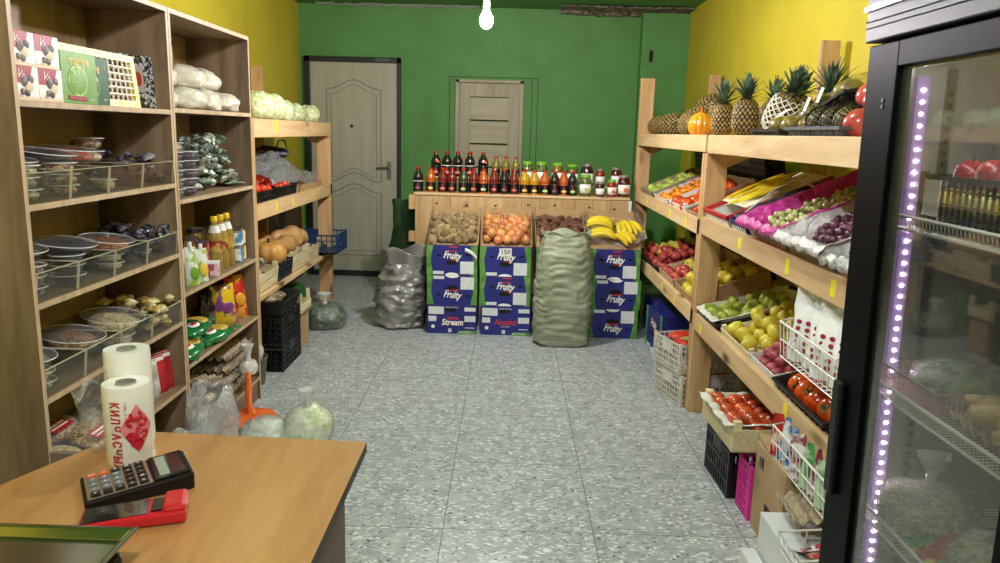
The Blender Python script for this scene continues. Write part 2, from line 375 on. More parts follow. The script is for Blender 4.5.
part('door_handle', MB().box(.33, .37, -.055, -.045, 1.0, 1.18).tube([(.35, -.05, 1.12), (.35, -.1, 1.12), (.24, -.1, 1.12)], .009, 8), mat('steel_handle', '#8d8d8a', rough=.3, metal=1), d1)
part('sticker', MB().box(.22, .36, -.063, -.06, 2.15, 2.18), mat('grey_label', '#4c5a55', rough=.6), d1)
# pale wooden door, centre
d2 = thing('door_2', 'narrow pale wooden door with thin dark inlay strips behind the bottle shelf', 'door', T(-.212, YB-.005, 0)); d2['kind'] = 'structure'
m_d2 = wood('pale_oak_door', '#9c9378', '#aaa186', '#b5ad93', 'Z', grain=10)
m_d2x = wood('pale_oak_panel', '#a1987c', '#afa68b', '#bab198', 'X', grain=10)
mb = MB().box(-.3, -.19, -.04, 0, .02, 1.97).box(.19, .3, -.04, 0, .02, 1.97).box(-.19, .19, -.04, 0, 1.84, 1.97)
part('door_leaf', mb, m_d2, d2, bevel=.002)
mb = MB(); mk = MB()
z = 1.84
for k in range(8):
    mb.box(-.19, .19, -.032, -.002, z-.222, z-.008); mk.box(-.19, .19, -.028, -.004, z-.23, z-.22); z -= .23
part('door_panel', mb, m_d2x, d2, bevel=.002); part('inlay_strip', mk, m_dark, d2)
fr = MB().box(-.335, -.302, -.05, .005, 0, 2.0).box(.302, .335, -.05, .005, 0, 2.0).box(-.335, .335, -.05, .005, 1.975, 2.003)
part('door_frame', fr, m_d2, d2)

# hanging bulbs
def bulb(x, y, z, label, es, r=.038):
    t = thing('light_bulb', label, 'lamp', T(x, y, z))
    mb = MB(); pr = [(.012, .075), (.016, .06), (.024, .04), (r, .012), (r*.98, -.012), (r*.72, -r*.9), (r*.3, -r*1.2), (.001, -r*1.25)]
    mb.lathe(pr[::-1], 16)
    part('glass_bulb', mb, mat('lit_bulb_%d' % es, '#ffffff', emit='#fcf4fb', es=es), t)
    part('lamp_socket', MB().lathe([(.017, .073), (.02, .08), (.02, .13), (.012, .14)], 14), m_white, t)
    part('lamp_cord', MB().tube([(0, 0, .135), (0.002, 0, (ZC-z+.135)/2), (0, 0, ZC-z)], .004, 6), m_white, t)
    part('ceiling_rose', MB().lathe([(.035, ZC-z-.025), (.04, ZC-z-.02), (.04, ZC-z)], 16), m_white, t)
    return t
bulb(-.155, 4.6, 2.135, 'bare lit bulb hanging on a short white cord below the green ceiling', 250)
# ------------------------------------------------------------ bookcases
def bookcase(y0, y1, tops, label, base):
    xb, xf, th, H = -1.675, -1.353, .018, 1.945
    t = thing('bookcase', label, 'bookcase', T((xb+xf)/2, (y0+y1)/2, 0)); cx, cy = (xb+xf)/2, (y0+y1)/2
    X0, X1 = xb-cx, xf-cx; Y0, Y1 = y0-cy, y1-cy
    for a, b in ((Y0, Y0+th), (Y1-th, Y1)):
        part('side_panel', MB().box(X0, X1, a, b, 0, H, mf={'+x': 1}), [m_oak, m_edge], t)
    part('top_panel', MB().box(X0, X1, Y0+th, Y1-th, H-th, H, mf={'+x': 1}), [m_oakY, m_edge], t)
    part('back_panel', MB().box(X0, X0+.004, Y0+th, Y1-th, base, H-th), m_oakb, t)
    for z in tops+[base+th]:
        part('shelf', MB().box(X0+.004, X1, Y0+th, Y1-th, z-th, z, mf={'+x': 1}), [m_oakY, m_edge], t)
    part('plinth', MB().box(X1-.03, X1-.012, Y0+th, Y1-th, 0, base), m_oakY, t)
    return t
m_oakb = wood('oak_back_board', '#8c7654', '#a28b66', '#b29b76', 'Z', grain=6, stretchf=.2)
bookcase(2.10, 3.082, [1.553, 1.262, .975, .686, .405], 'dark oak bookcase nearest the desk, holding clear bins of nuts', .06)
bookcase(3.086, 4.02, [1.562, 1.190, .798, .480], 'dark oak bookcase beyond the nut bins, holding oil, tins, pasta and eggs', .115)

# ------------------------------------------------------------ timber racks
def rack(label, xf, side, yposts, tiers, zfront, zback, tags, decks):
    """side=+1: wall lies towards +x"""
    t = thing('timber_rack', label, 'rack', T(xf, yposts[0], 0)); oy = yposts[0]; s = side
    def bx(mb, a, b, y0, y1, z0, z1, **k): return mb.box(min(s*a, s*b), max(s*a, s*b), y0-oy, y1-oy, z0, z1, **k)
    D = .63
    for i, y in enumerate(yposts):
        part('post', bx(MB(), 0, .11, y, y+.045, 0, zfront[i]), m_pineZ, t, bevel=.002)
        part('post', bx(MB(), D-.09, D, y, y+.045, 0, zback[i]), m_pineZ, t, bevel=.002)
    for (y0, y1, z0, z1) in tiers:
        part('front_beam', bx(MB(), -.0, .03, y0, y1, z0, z1), m_pine, t, bevel=.002)
    for (y0, y1, z, tilt) in decks:
        n = 4; w = .115; A = T(s*.031, 0, z) @ RY(-s*tilt); rise = .5*math.tan(math.radians(tilt))
        part('rear_beam', bx(MB(), .49, .515, y0, y1, z+rise-.095, z+rise-.024), m_pine, t, bevel=.002)
        for k in range(n):
            part('deck_board', bx(MB(), k*w, (k+1)*w-.008, y0, y1, -.018, 0, M=A), m_pine, t)
    for (y, z, w, h) in [(q[0], q[1], q[2]*.75, q[3]) for q in tags]:
        part('price_tag', MB().box(*sorted((-s*.0012, 0)), y-oy-w/2, y-oy+w/2, z-h/2, z+h/2), m_ytag, t, label='small yellow price tag')
    return t
rk = rack('pine rack along the right wall, nearer half behind the fridge', 1.031, 1, [4.0], [(2.055, 4.0, 1.422, 1.515), (2.055, 4.0, .997, 1.091), (2.055, 4.0, .475, .566)],
     [1.42], [2.0], [(3.33, 1.045, .05, .05), (2.74, 1.045, .05, .055), (2.34, 1.045, .05, .055), (3.86, .515, .04, .05), (2.62, .53, .05, .06)],
     [(2.05, 3.995, 1.505, 0), (2.05, 3.995, 1.035, 23), (2.05, 3.995, .51, 15)])
part('post', MB().box(0, .11, -1.992, -1.947, 0, 1.42), m_pineZ, rk)
part('post', MB().box(.54, .63, -1.992, -1.947, 0, 1.99), m_pineZ, rk)
def gusset(rk, x, y, z, s, d):
    mb = MB(); mb.add([(x, y, z), (x+s*.11, y, z), (x, y, z-.05), (x, y+d*.03, z), (x+s*.11, y+d*.03, z), (x, y+d*.03, z-.05)], [(0, 1, 2), (5, 4, 3), (0, 2, 5, 3), (1, 0, 3, 4), (2, 1, 4, 5)])
    return part('corner_brace', mb, m_pineX, rk)
g = MB(); 
def gus(rk, x0, x1, y, z, h):
    mb = MB(); mb.add([(x0, y, z), (x1, y, z), (x0 if h > 0 else x0, y, z-abs(h)), (x0, y+.02, z), (x1, y+.02, z), (x0, y+.02, z-abs(h))], [(0, 2, 1), (3, 4, 5), (0, 3, 5, 2), (1, 4, 3, 0), (2, 5, 4, 1)])
    part('corner_brace', mb, m_pineX, rk)
gus(rk, .11, .26, 0, 1.42, .07)
rk2 = rack('pine rack along the right wall, farther half next to the green wall', 1.031, 1, [6.2], [(4.05, 6.2, 1.425, 1.515), (4.05, 6.2, .985, 1.07), (4.05, 6.2, .49, .575)],
     [1.95], [1.99], [(5.62, 1.025, .05, .05), (5.2, 1.025, .05, .05), (4.8, 1.025, .05, .05), (4.36, 1.02, .05, .055), (5.35, .54, .05, .05), (4.9, .535, .05, .05), (4.52, .53, .05, .05)],
     [(4.055, 6.195, 1.505, 0), (4.055, 6.195, 1.02, 23), (4.055, 6.195, .52, 15)])
part('post', MB().box(0, .09, -2.15, -2.105, 0, 1.42, ), m_pineZ, rk2)
gus(rk2, .11, .24, 0, 1.42, .07)
rk3 = rack('pine rack along the left wall with white cabbages on top', -1.467, -1, [6.25], [(4.40, 6.295, 1.433, 1.54), (4.40, 6.295, .951, 1.043), (4.40, 6.25, .465, .492)],
     [1.433], [1.97], [(4.78, 1.003, .045, .06), (5.15, 1.0, .045, .06), (5.72, 1.0, .045, .06), (4.83, 1.50, .05, .08)],
     [(4.41, 6.24, 1.53, 0), (4.41, 6.24, 1.0, 10), (4.41, 6.24, .488, 6)])
part('post', MB().box(-.11, 0, -1.895, -1.85, 0, 1.54), m_pineZ, rk3)
gus(rk3, -.11, -.24, 0, 1.433, .07)

# ------------------------------------------------------------ desk
t = thing('desk', 'wooden topped shop counter in front, carrying bag rolls and a calculator', 'desk', T(-.6, 1.3, 0))
poly = [(-.306, .55), (-.306, 1.612), (-.858, 1.636), (-1.16, .90), (-1.16, .55)]
mb = MB().prism([(x+.6, y-1.3) for x, y in poly], .776, .8, mt=1)
part('desk_top', mb, [mat('dark_desk_edge', '#2c1c14', rough=.5), m_desk], t)
m_dpanel = mat('grey_brown_panel', '#6e5f59', '#79695f', scale=4, rough=.6)
part('side_panel', MB().box(.234, .25, -.75, .275, 0, .776, mf={'+y': 1}), [m_dpanel, mat('reddish_edge', '#54302a', rough=.6)], t)
part('front_panel', MB().box(-.4, .23, .255, .27, .05, .776), m_dpanel, t)
part('side_panel', MB().box(-.5, -.484, -.75, .1, 0, .776), m_dpanel, t)
part('rear_ledge', MB().box(.165, .262, .33, .372, .742, .762), m_oakY, t)
part('ledge_bracket', MB().box(.2, .225, .271, .33, .742, .762), m_oakY, t)
solo('hardboard_sheet', MB().box(0, .006, 0, 3.2, 0, .955), mat('dark_hardboard', '#4a3524', '#5c4430', scale=5, rough=.7), 'long dark brown hardboard sheet standing against the left wall behind the pine rack', 'board', T(-2.103, 4.45, 0))
# ------------------------------------------------------------ produce shapes
def cache(fn):
    c = {}
    def g(*a):
        if a not in c: c[a] = fn(*a)
        return c[a]
    return g
def blob(name, rx, ry, rz, m, seed, amp=.12, fr=1.6, n=14, k=10, fn=None):
    mb = MB()
    def f(v):
        s = 1+amp*nz((v.x/rx*fr, v.y/ry*fr, v.z/rz*fr), 1, seed); v = v*s
        return fn(v) if fn else v
    mb.ell(rx, ry, rz, None, 0, n, k, f); return mb.mesh(name, m, 80)
m_potato = mat('potato_skin', '#7b6444', '#a58b66', scale=40, rough=.8, rnd=.28, spots='#6b5232', sscale=110, sth=.16, bump=.15, bscale=150)
m_onion = mat('onion_skin', '#b5622e', '#dfa068', scale=30, rough=.35, rnd=.3, stretch=(4, 4, .6), huer=.012, coat=.3)
m_root = mat('dark_root_skin', '#5a372c', '#7c5140', scale=35, rough=.75, rnd=.2, bump=.2, bscale=120)
m_banana = mat('banana_skin', '#d9b91c', '#ecd23a', scale=12, rough=.45, rnd=.08)
m_bantip = mat('banana_tip', '#5b4a1c', rough=.7)
m_apr = mat('red_apple_skin', '#8e1d28', '#c4584a', scale=22, rough=.3, rnd=.2, coat=.3, stretch=(1, 1, .4))
m_apy = mat('yellow_apple_skin', '#b9ab32', '#dcd052', scale=18, rough=.35, rnd=.1, coat=.2)
m_apg = mat('green_apple_skin', '#8fa53a', '#c3cc6a', scale=18, rough=.35, rnd=.1, coat=.2)
m_pear = mat('green_pear_skin', '#7d8f2c', '#aab044', scale=25, rough=.45, rnd=.14, spots='#6f7a2a', sscale=160, sth=.2)
m_quince = mat('yellow_quince_skin', '#c3ad2c', '#dccb48', scale=20, rough=.45, rnd=.12, spots='#9e8c2a', sscale=120, sth=.14)
m_plum = mat('plum_skin', '#7c2733', '#b4505a', scale=26, rough=.45, rnd=.2)
m_pers = mat('persimmon_skin', '#b93a0e', '#dd5a1e', scale=12, rough=.22, rnd=.15, coat=.5)
m_calyx = mat('dried_calyx', '#4f4a24', '#6f6a3a', scale=60, rough=.8)
m_tang = mat('tangerine_skin', '#dd7a12', '#ee9626', scale=40, rough=.4, rnd=.12, bump=.2, bscale=250)
m_tom = mat('tomato_skin', '#b01f12', '#d2381e', scale=10, rough=.2, rnd=.12, coat=.5)
m_stem = mat('brown_stem', '#4a3a20', rough=.8)
m_leafd = mat('dark_leaf', '#1f4420', '#3b6b34', scale=20, rough=.5, rnd=.2)
@cache
def potato(i): return blob('potato', [.042, .036, .046, .034][i], [.031, .03, .034, .028][i], [.026, .027, .028, .025][i], m_potato, i, .22, 1.3)
@cache
def onion(i):
    mb = MB(); r = [.036, .04, .033][i]
    mb.lathe([(.002, -r*.9), (r*.45, -r*.82), (r*.85, -r*.45), (r, 0), (r*.88, r*.45), (r*.5, r*.8), (r*.18, r*1.0), (r*.08, r*1.35), (r*.02, r*1.45)], 14, fn=lambda a, k, q, z: q*(1+.03*math.sin(5*a+k)))
    return mb.mesh('onion', m_onion, 70)
@cache
def root(i):
    L = [.075, .06, .068][i]; mb = MB(); pts = []; rs = []
    for k in range(8):
        u = k/7; pts.append((L*(2*u-1), .01*math.sin(3*u+i*2), .004*math.sin(5*u+i))); rs.append(max(.003, .027*math.sin(PI*(.06+.88*u))**.6*(1-.3*u)))
    mb.tube(pts, rs, 10); return mb.mesh('dark_root', m_root, 70)
def fruit(name, r, h, m, dent=.25, stem=True, seg=14, sq=1.0, calyx=0):
    mb = MB(); pr = []
    for k in range(11):
        t = -PI/2+PI*k/10; rr = r*math.cos(t); z = h*math.sin(t); d = dent*h*math.exp(-(rr/(r*.33))**2)
        pr.append((max(rr, .0008), z-d*(1 if z > 0 else -.5)))
    mb.lathe(pr, seg, fn=lambda a, k, q, z: q*(1+.025*math.sin(2*a+r*999)))
    if stem: mb.tube([(0, 0, h*.7), (.002, 0, h*1.05), (.006, .002, h*1.25)], .0016, 5, None, 1)
    if calyx:
        for k in range(4):
            a = PI/2*k+.3; c, s_ = math.cos(a), math.sin(a); w = calyx
            mb.add([(0, 0, h*.8), (c*w*.5-s_*w*.35, s_*w*.5+c*w*.35, h*.93), (c*w, s_*w, h*.88), (c*w*.5+s_*w*.35, s_*w*.5-c*w*.35, h*.93)], [(0, 3, 2, 1)], None, 1)
    return mb.mesh(name, [m, m_calyx if calyx else m_stem], 75)
@cache
def apple(k): return fruit('apple', .037, .033, {'r': m_apr, 'y': m_apy, 'g': m_apg}[k])
@cache
def quince(i): return blob('quince', .036, .036, .044 if i else .04, m_quince, i, .14, 1.1, fn=lambda v: Vector((v.x*(1-.25*max(0, v.z/.044)), v.y*(1-.25*max(0, v.z/.044)), v.z)))
@cache
def pear(i): return blob('pear', .031, .031, .042, m_pear, i, .1, 1.1, fn=lambda v: Vector((v.x*(1-.42*max(-.2, v.z/.042)), v.y*(1-.42*max(-.2, v.z/.042)), v.z*1.12)))
@cache
def plum(i): return fruit('plum', .03+.002*i, .031, m_plum, .12, False)
@cache
def persimmon(i): return fruit('persimmon', .043, .037, m_pers, .08, False, 16)
@cache
def tangerine(i): return fruit('tangerine', .03, .025, m_tang, .15, False)
@cache
def tomato(i): return fruit('tomato', .033, .029, m_tom, .2, False)

def rrot(full=True):
    return Matrix.Rotation(RN.uniform(0, 2*PI), 4, 'Z') @ Matrix.Rotation(RN.uniform(0, 2*PI) if full else RN.uniform(-.5, .5), 4, 'X') @ Matrix.Rotation(RN.uniform(0, 2*PI), 4, 'Z')
ALLP = []
def pile(name, meshes, M, x0, x1, y0, y1, step, label, cat, group, z0=.03, dz=.03, jit=.25, sc=(.88, 1.12), zf=None, full=True, stepy=None, keep=None, lay=1, vis=None, maxn=400):
    """one layer of loose produce on a tray frame (and a second one sunk between it)"""
    sy = stepy or step*.88; n = 0; out = []
    for l in range(lay):
        j = 0; y = y0+(sy/2 if l else 0)+sy*.3
        while y < y1-(sy*.3):
            x = x0+step*.5+(step/2 if (j+l) % 2 else 0)
            while x < x1-step*.35:
                if (keep is None or keep(x, y, l)) and n < maxn:
                    s = RN.uniform(*sc); z = z0+l*dz+(zf(x, y) if zf else 0)+RN.uniform(-.12, .12)*step
                    o = bpy.data.objects.new(name, RN.choice(meshes)); COL.objects.link(o)
                    o.matrix_world = M @ T(x+RN.uniform(-1, 1)*step*jit*.5, y+RN.uniform(-1, 1)*step*jit*.5, z) @ rrot(full) @ S(s, s, s)
                    tagit(o, label, cat, group); out.append(o); n += 1
                x += step
            y += sy; j += 1
    ALLP.append(out); return out
def put(name, mesh, M, label, cat, group=None):
    o = bpy.data.objects.new(name, mesh); COL.objects.link(o); o.matrix_world = M; return tagit(o, label, cat, group)

# ------------------------------------------------------------ trays and crates (local x = width, y = depth, z = up; origin front bottom centre)
def carton_tray(t_name, label, M, w, d, h, m=None, group=None, cat='tray', hb=None, printed=None):
    m = m or m_card; hb = hb or h; t = thing(t_name, label, cat, M, group); th = .005
    part('tray_base', MB().box(-w/2, w/2, 0, d, 0, th), m, t)
    part('front_wall', MB().box(-w/2, w/2, 0, th, 0, h), m, t)
    part('back_wall', MB().box(-w/2, w/2, d-th, d, 0, hb), m, t)
    for s in (-1, 1):
        mb = MB(); x0, x1 = (s*w/2-th, s*w/2) if s > 0 else (s*w/2, s*w/2+th)
        vs = [(x0, 0, 0), (x1, 0, 0), (x1, d, 0), (x0, d, 0), (x0, 0, h), (x1, 0, h), (x1, d, hb), (x0, d, hb)]
        mb.add(vs, [(3, 2, 1, 0), (4, 5, 6, 7), (0, 1, 5, 4), (1, 2, 6, 5), (2, 3, 7, 6), (3, 0, 4, 7)]); part('side_wall', mb, m, t)
    return t
def lath_crate(label, M, w, d, h, group=None, slats=2, m1=None, m2=None, post=.022, hp=None):
    t = thing('wooden_crate', label, 'crate', M, group); hp = hp or h+.02; m1 = m1 or m_lathX; m2 = m2 or m_lath
    part('crate_base', MB().box(-w/2, w/2, 0, d, 0, .006), m1, t)
    for x in (-w/2+.006, w/2-.006-post):
        for y in (.006, d-.006-post): part('corner_post', MB().box(x, x+post, y, y+post, .006, hp), m2, t)
    sh = (h-.008*(slats-1))/slats
    for y in (0, d-.006):
        mb = MB()
        for k in range(slats): mb.box(-w/2, w/2, y, y+.006, k*(sh+.008), k*(sh+.008)+sh)
        part('slat_wall', mb, m1, t)
    for x in (-w/2, w/2-.006):
        mb = MB()
        for k in range(slats): mb.box(x, x+.006, .006, d-.006, k*(sh+.008), k*(sh+.008)+sh)
        part('slat_wall', mb, m1, t)
    return t
def grid_wall(mb, M, w, h, nx, nzz, bar, th, rim=.012, mid=None):
    mb.box(-w/2, w/2, 0, th, 0, rim, M); mb.box(-w/2, w/2, 0, th, h-rim, h, M)
    for k in range(nx+1):
        x = -w/2+(w-bar)*k/nx; mb.box(x, x+bar, 0, th, 0, h, M)
    for k in range(1, nzz): z = h*k/nzz; mb.box(-w/2, w/2, 0, th, z-bar/2, z+bar/2, M)
def lattice_crate(label, M, w, d, h, m, group=None, nx=14, nzz=4, bar=.005, name='plastic_crate', flare=0, handle=True):
    t = thing(name, label, 'crate', M, group); th = .006
    mb = MB(); mb.box(-w/2, w/2, 0, d, 0, .006)
    part('crate_base', mb, m, t)
    for nm, A, ww in (('front_wall', T(0, 0, 0), w), ('back_wall', T(0, d-th, 0), w), ('side_wall', T(-w/2, d/2, 0) @ RZ(90) @ T(0, -th, 0), d), ('side_wall', T(w/2-th, d/2, 0) @ RZ(90) @ T(0, -th, 0), d)):
        mb = MB(); grid_wall(mb, A, ww, h, max(3, int(nx*ww/w)), nzz, bar, th)
        if handle and nm.startswith(('front', 'side')): mb.box(-ww*.16, ww*.16, -.001, th+.001, h*.6, h*.92, A)
        part(nm, mb, m, t)
    for x in (-w/2-.001, w/2-.015):
        for y in (-.001, d-.013): part('corner_post', MB().box(x, x+.016, y, y+.014, 0, h+.006), m, t)
    return t
def tub_tray(label, M, w, d, h, m, group=None, flare=.02, name='plastic_tray', rim=.012):
    t = thing(name, label, 'tray', M, group); f = flare; th = .004
    def ring(e, z): return [(-w/2-e, -e, z), (w/2+e, -e, z), (w/2+e, d+e, z), (-w/2-e, d+e, z)]
    r = [ring(-f-0, 0), ring(0, h), ring(rim, h), ring(rim, h-.01), ring(rim-th, h-.012), ring(-.0, h-.014), ring(-f+.0, -.003)]
    vs = [v for q in r for v in q]; fs = []
    for i in range(len(r)-1):
        for k in range(4): fs.append((i*4+k, i*4+(k+1) % 4, (i+1)*4+(k+1) % 4, (i+1)*4+k))
    fs += [(0, 1, 2, 3), (24, 27, 26, 25)]
    part('tray_shell', MB().add(vs, fs), m, t)
    rm = MB().box(-.003, .003, -.004, .0, .01, h-.012).mesh('rib', m)
    for k in range(10): part('rib', rm, None, t, M=T(-w/2+w*(k+.5)/10, 0, 0))
    return t
def right(y, x, z, tilt=0): return T(x, y, z) @ RZ(-90) @ RX(tilt)
def left(y, x, z, tilt=0): return T(x, y, z) @ RZ(90) @ RX(tilt)

# ------------------------------------------------------------ printed fruit cartons and the table behind them
m_blue = mat('blue_carton_print', '#1c2170', '#20267c', scale=4, rough=.5)
m_bgreen = mat('green_leaf_print', '#3f7a30', '#6ba344', scale=18, rough=.5)
m_logo = mat('logo_white', '#f2f0ee', rough=.5); m_lab = mat('label_print', '#e9e9ea', '#c2c4c8', scale=160, rough=.6, stretch=(1, 1, 4), lo=.5, hi=.56)
m_lred = mat('logo_red', '#c8392c', rough=.5)
def print_carton(label, M, w, d, h, kind, group, flip=False, top=True, extra=None):
    t = thing('fruit_carton', label, 'box', M, group)
    part('carton_body', MB().box(-w/2, w/2, .002, d, 0, h-(0 if top else .0)), [m_blue], t, bevel=.003)
    P = T(0, .0008, 0) @ RX(90)      # panel frame: x right, y up, facing the aisle
    mb = MB()
    def pol(pts, m, e=0): mb.prism([(x, y) for x, y in pts], 0, .0006+e, P, m)
    def ctr(x, y): return (x, (h-y) if flip else y)
    def rect(x0, x1, y0, y1, m, e=0):
        if flip: y0, y1 = h-y1, h-y0
        pol([(x0, y0), (x1, y0), (x1, y1), (x0, y1)], m, e)
    def oval(x, y, rx, ry, m, e=0, half=0):
        n = 14; a0, a1 = (0, 2*PI) if not half else (0, PI)
        pts = [(x+rx*math.cos(a0+(a1-a0)*k/n), y+ry*math.sin(a0+(a1-a0)*k/n)) for k in range(n+(1 if half else 0))]
        if flip: pts = [(px, h-py) for px, py in pts][::-1]
        pol(pts, m, e)
    if kind == 'leaf':
        for s in (-1, 1):
            q = [(s*w/2, 0), (s*(w/2-.045), 0), (s*(w/2-.03), h*.55), (s*(w/2-.05), h), (s*w/2, h)]
            if flip: q = [(x, h-y) for x, y in q]
            if (s > 0) == flip: q = q[::-1]
            pol(q if s < 0 else q[::-1], 1)
        oval(0, h*.42, .045, .018, 4, .0008); oval(-.1, h*.66, .018, .008, 4, .0008); oval(.115, h*.68, .018, .008, 4, .0008)
        rect(.062, .162, .012, .105, 5, .0008); rect(-.14, -.06, .006, .03, 5, .0008); oval(0, 0, .05, .02, 2, .0008, 1)
        if not flip: pol([(-.02, .207), (.05, .207), (.045, .215), (-.015, .215)], 3, .001)
        c = ctr(0, h*.66)
        for dx, dy, mm, e in ((.0022, -.0022, 4, .0012), (0, 0, 2, .002)):
            lettering(mb, 'Fruity', .075, P @ T(c[0]+dx, c[1]+dy, e) @ RZ(-6), mm, bold=.03, ital=.3, stretch=.72)
        oval(.02, h*.5, .03, .008, 3, .0006)
        lettering(mb, 'premium', .024, P @ T(0, c[1]+(.035), .0022), 3, bold=.02)
    else:
        oval(-.01, h*.82, .045, .014, 4, .0008)
        rect(-.175, -.06, .15, .208, 5, .0008); rect(-.175, -.115, .095, .135, 5, .0008); rect(.095, .178, .175, .205, 5, .0008); rect(.095, .178, .095, .14, 5, .0008)
        pol([(.03, 0), (w/2, 0), (w/2, .026), (.06, .026)], 1, .0008); rect(-.025, .0, .012, .04, 5, .0008); oval(-.14, .055, .014, .014, 2, .0008)
        if kind == 'stream':
            lettering(mb, 'Snow', .04, P @ T(.01, .122, .0015), 3, bold=.03); 
            for dx, mm, e in ((.002, 3, .0014), (0, 2, .0022)): lettering(mb, 'Stream', .066, P @ T(.005+dx, .088-dx, e), mm, bold=.03, ital=.15, stretch=.85)
        else:
            lettering(mb, 'Absolut', .062, P @ T(0, .1, .0016), 3, bold=.02, ital=.15, stretch=.85); lettering(mb, 'premium', .018, P @ T(0, .068, .0016), 2)
        lettering(mb, 'BANANAS', .02, P @ T(.1, .013, .0016), 2)
        lettering(mb, 'quality bananas', .016, P @ T(0, h-.018, .0016), 2); rect(.1, .17, .045, .05, 2, .0008)
    part('printed_front', mb, [m_blue, m_bgreen, m_logo, m_lred, m_dark, m_lab], t)
    return t
BH = .2235
cols = [(-.397, 0), (-.0, 0), (.402, 0), (.802, 0)]
pos = ['leftmost', 'second', 'third', 'rightmost']
what = ['potatoes', 'onions', 'dark roots', 'bananas']
CT = {}
gl = 'printed blue fruit cartons in front of the bottle table'
for ci, (cx, _) in enumerate(cols):
    for lv in range(3):
        if ci == 2 and lv < 2: kind, flip = 'leaf', False
        elif lv == 0 and ci < 2: kind, flip = ('stream', False) if ci == 0 else ('absolut', False)
        else: kind, flip = 'leaf', (lv < 2 and ci in (0, 3) and True)
        if ci == 1 and lv == 1: flip = False
        words = {0: 'bottom', 1: 'middle', 2: 'top'}[lv]
        lab = 'blue printed fruit carton, %s of the stack under the %s' % (words, what[ci])
        CT[(ci, lv)] = print_carton(lab, T(cx+RN.uniform(-.008, .008)+(.012 if ci == 3 and lv == 1 else 0), 5.505+RN.uniform(-.004, .004), lv*(BH+.001)) @ RZ(RN.uniform(-.6, .6)), .375, .47, BH, kind, gl, flip)
    # open brown liner on top, back raised
    z = 3*(BH+.001)
    t = thing('carton_liner', 'open brown cardboard liner heaped with %s on its carton stack' % what[ci], 'box', T(cx, 5.51, z))
    w2, dd = .375, .44; mc = m_card
    def wall(pts, nm): part(nm, MB().add(pts, [(0, 1, 2, 3)]), mc, t, solid=.004)
    hh = .245
    wall([(-w2/2+.01, dd, 0), (w2/2-.01, dd, 0), (w2/2-.002, dd+.03, hh-.01), (-w2/2+.002, dd+.03, hh-.01)], 'back_flap')
    for s in (-1, 1): wall([(s*(w2/2-.004), .0, 0), (s*(w2/2-.004), dd, 0), (s*(w2/2), dd+.03, hh), (s*(w2/2-.002), .0, .015)], 'side_flap')
    part('liner_floor', MB().add([(-w2/2+.006, .01, .001), (w2/2-.006, .01, .001), (w2/2-.006, dd, .12), (-w2/2+.006, dd, .12)], [(0, 1, 2, 3)]), mc, t, solid=.003)
    part('handle_hole', MB().box(-.045, .045, dd+.016, dd+.02, .165, .19) if ci != 1 else MB().box(-.045, .045, dd+.016, dd+.02, .18, .2), mat('light_card', '#c7ab80', rough=.8), t)
    A = T(cx, 5.515, z) @ RX(17)
    if ci == 0: pile('potato', [potato(i) for i in range(4)], A, -.175, .175, .02, .44, .06, 'brown potato heaped in the leftmost brown liner', 'potato', 'potatoes in the open carton', z0=.03, dz=.03, lay=2, jit=.4)
    if ci == 1: pile('onion', [onion(i) for i in range(3)], A, -.175, .175, .02, .44, .068, 'orange brown onion heaped in the liner between potatoes and dark roots', 'onion', 'onions in the open carton', z0=.038, dz=.035, lay=2, jit=.4)
    if ci == 2:
        pile('dark_root', [root(i) for i in range(3)], A, -.17, .17, .03, .44, .07, 'long dark brown root heaped behind the tied green sack', 'root vegetable', 'dark roots in the open carton', z0=.035, dz=.03, lay=2, jit=.5, full=False)
# white price card on the onion carton
mb = MB().box(-.045, .045, 0, .001, 0, .055); lettering(mb, '150', .05, T(0, -.0003, .027) @ RX(90), 1, bold=.015)
part('price_card', mb, [m_paper, m_ink], CT[(1, 2)], M=T(0, -.006, .158) @ RY(-2), label='white price card reading 150')
mb = MB().sheet(8, 3, lambda u, v: Vector((u*.09, -.004*math.sin(u*3), -u*u*.06+v*.028)))
part('paper_strip', mb, m_paper, CT[(0, 2)], M=T(.095, -.007, .178), label='curled white paper strip', solid=.001)
# bananas
def banana_bunch(n, label, M, spread=12, L=.19):
    t = thing('banana_bunch', label, 'bananas', M, 'banana bunches in the rightmost carton')
    for k in range(n):
        mb = MB(); pts = []; rs = []
        for i in range(11):
            u = i/10; a = (u-.5)*1.5; R_ = L/1.5; pts.append((R_*math.sin(a), 0, R_*(math.cos(a)-.75))); rs.append(.006 if u < .1 else .007 if u > .96 else .0185*min(1, (u-.02)*6, (1.02-u)*6)**.5)
        mb.tube(pts, rs, 8, None, 0); mb.tube([pts[-1], (pts[-1][0]+.006, 0, pts[-1][2]-.006)], .006, 6, None, 1)
        part('banana', mb, [m_banana, m_bantip], t, M=T(0, (k-(n-1)/2)*.029, .006*((k*7) % 3)) @ RZ((k-(n-1)/2)*spread/n))
    part('bunch_stalk', MB().tube([(-.09, -.03*n/3, -.012), (-.1, 0, -.005), (-.09, .03*n/3, -.012)], .012, 8), m_bantip, t)
    return t
A = T(.802, 5.515, 3*(BH+.001)) @ RX(17) @ S(1.12, 1.1, 1.1)
banana_bunch(4, 'lower left bunch of yellow bananas lying sideways in the carton', A @ T(-.085, .10, .05) @ RX(-10))
banana_bunch(4, 'upper left bunch of yellow bananas lying sideways in the carton', A @ T(-.085, .26, .065) @ RZ(-5))
banana_bunch(5, 'upright right bunch of yellow bananas fanned in the carton', A @ T(.09, .2, .06) @ RZ(-75), 40)
banana_bunch(3, 'small bunch of bananas low at the right front of the carton', A @ T(.06, .07, .04) @ RZ(-50), 30, .16)
m_clear = film('clear_plastic_bag', '#f2f4f5', .07, .12, wr=.6, wscale=22, edge=.45, clump=.35)
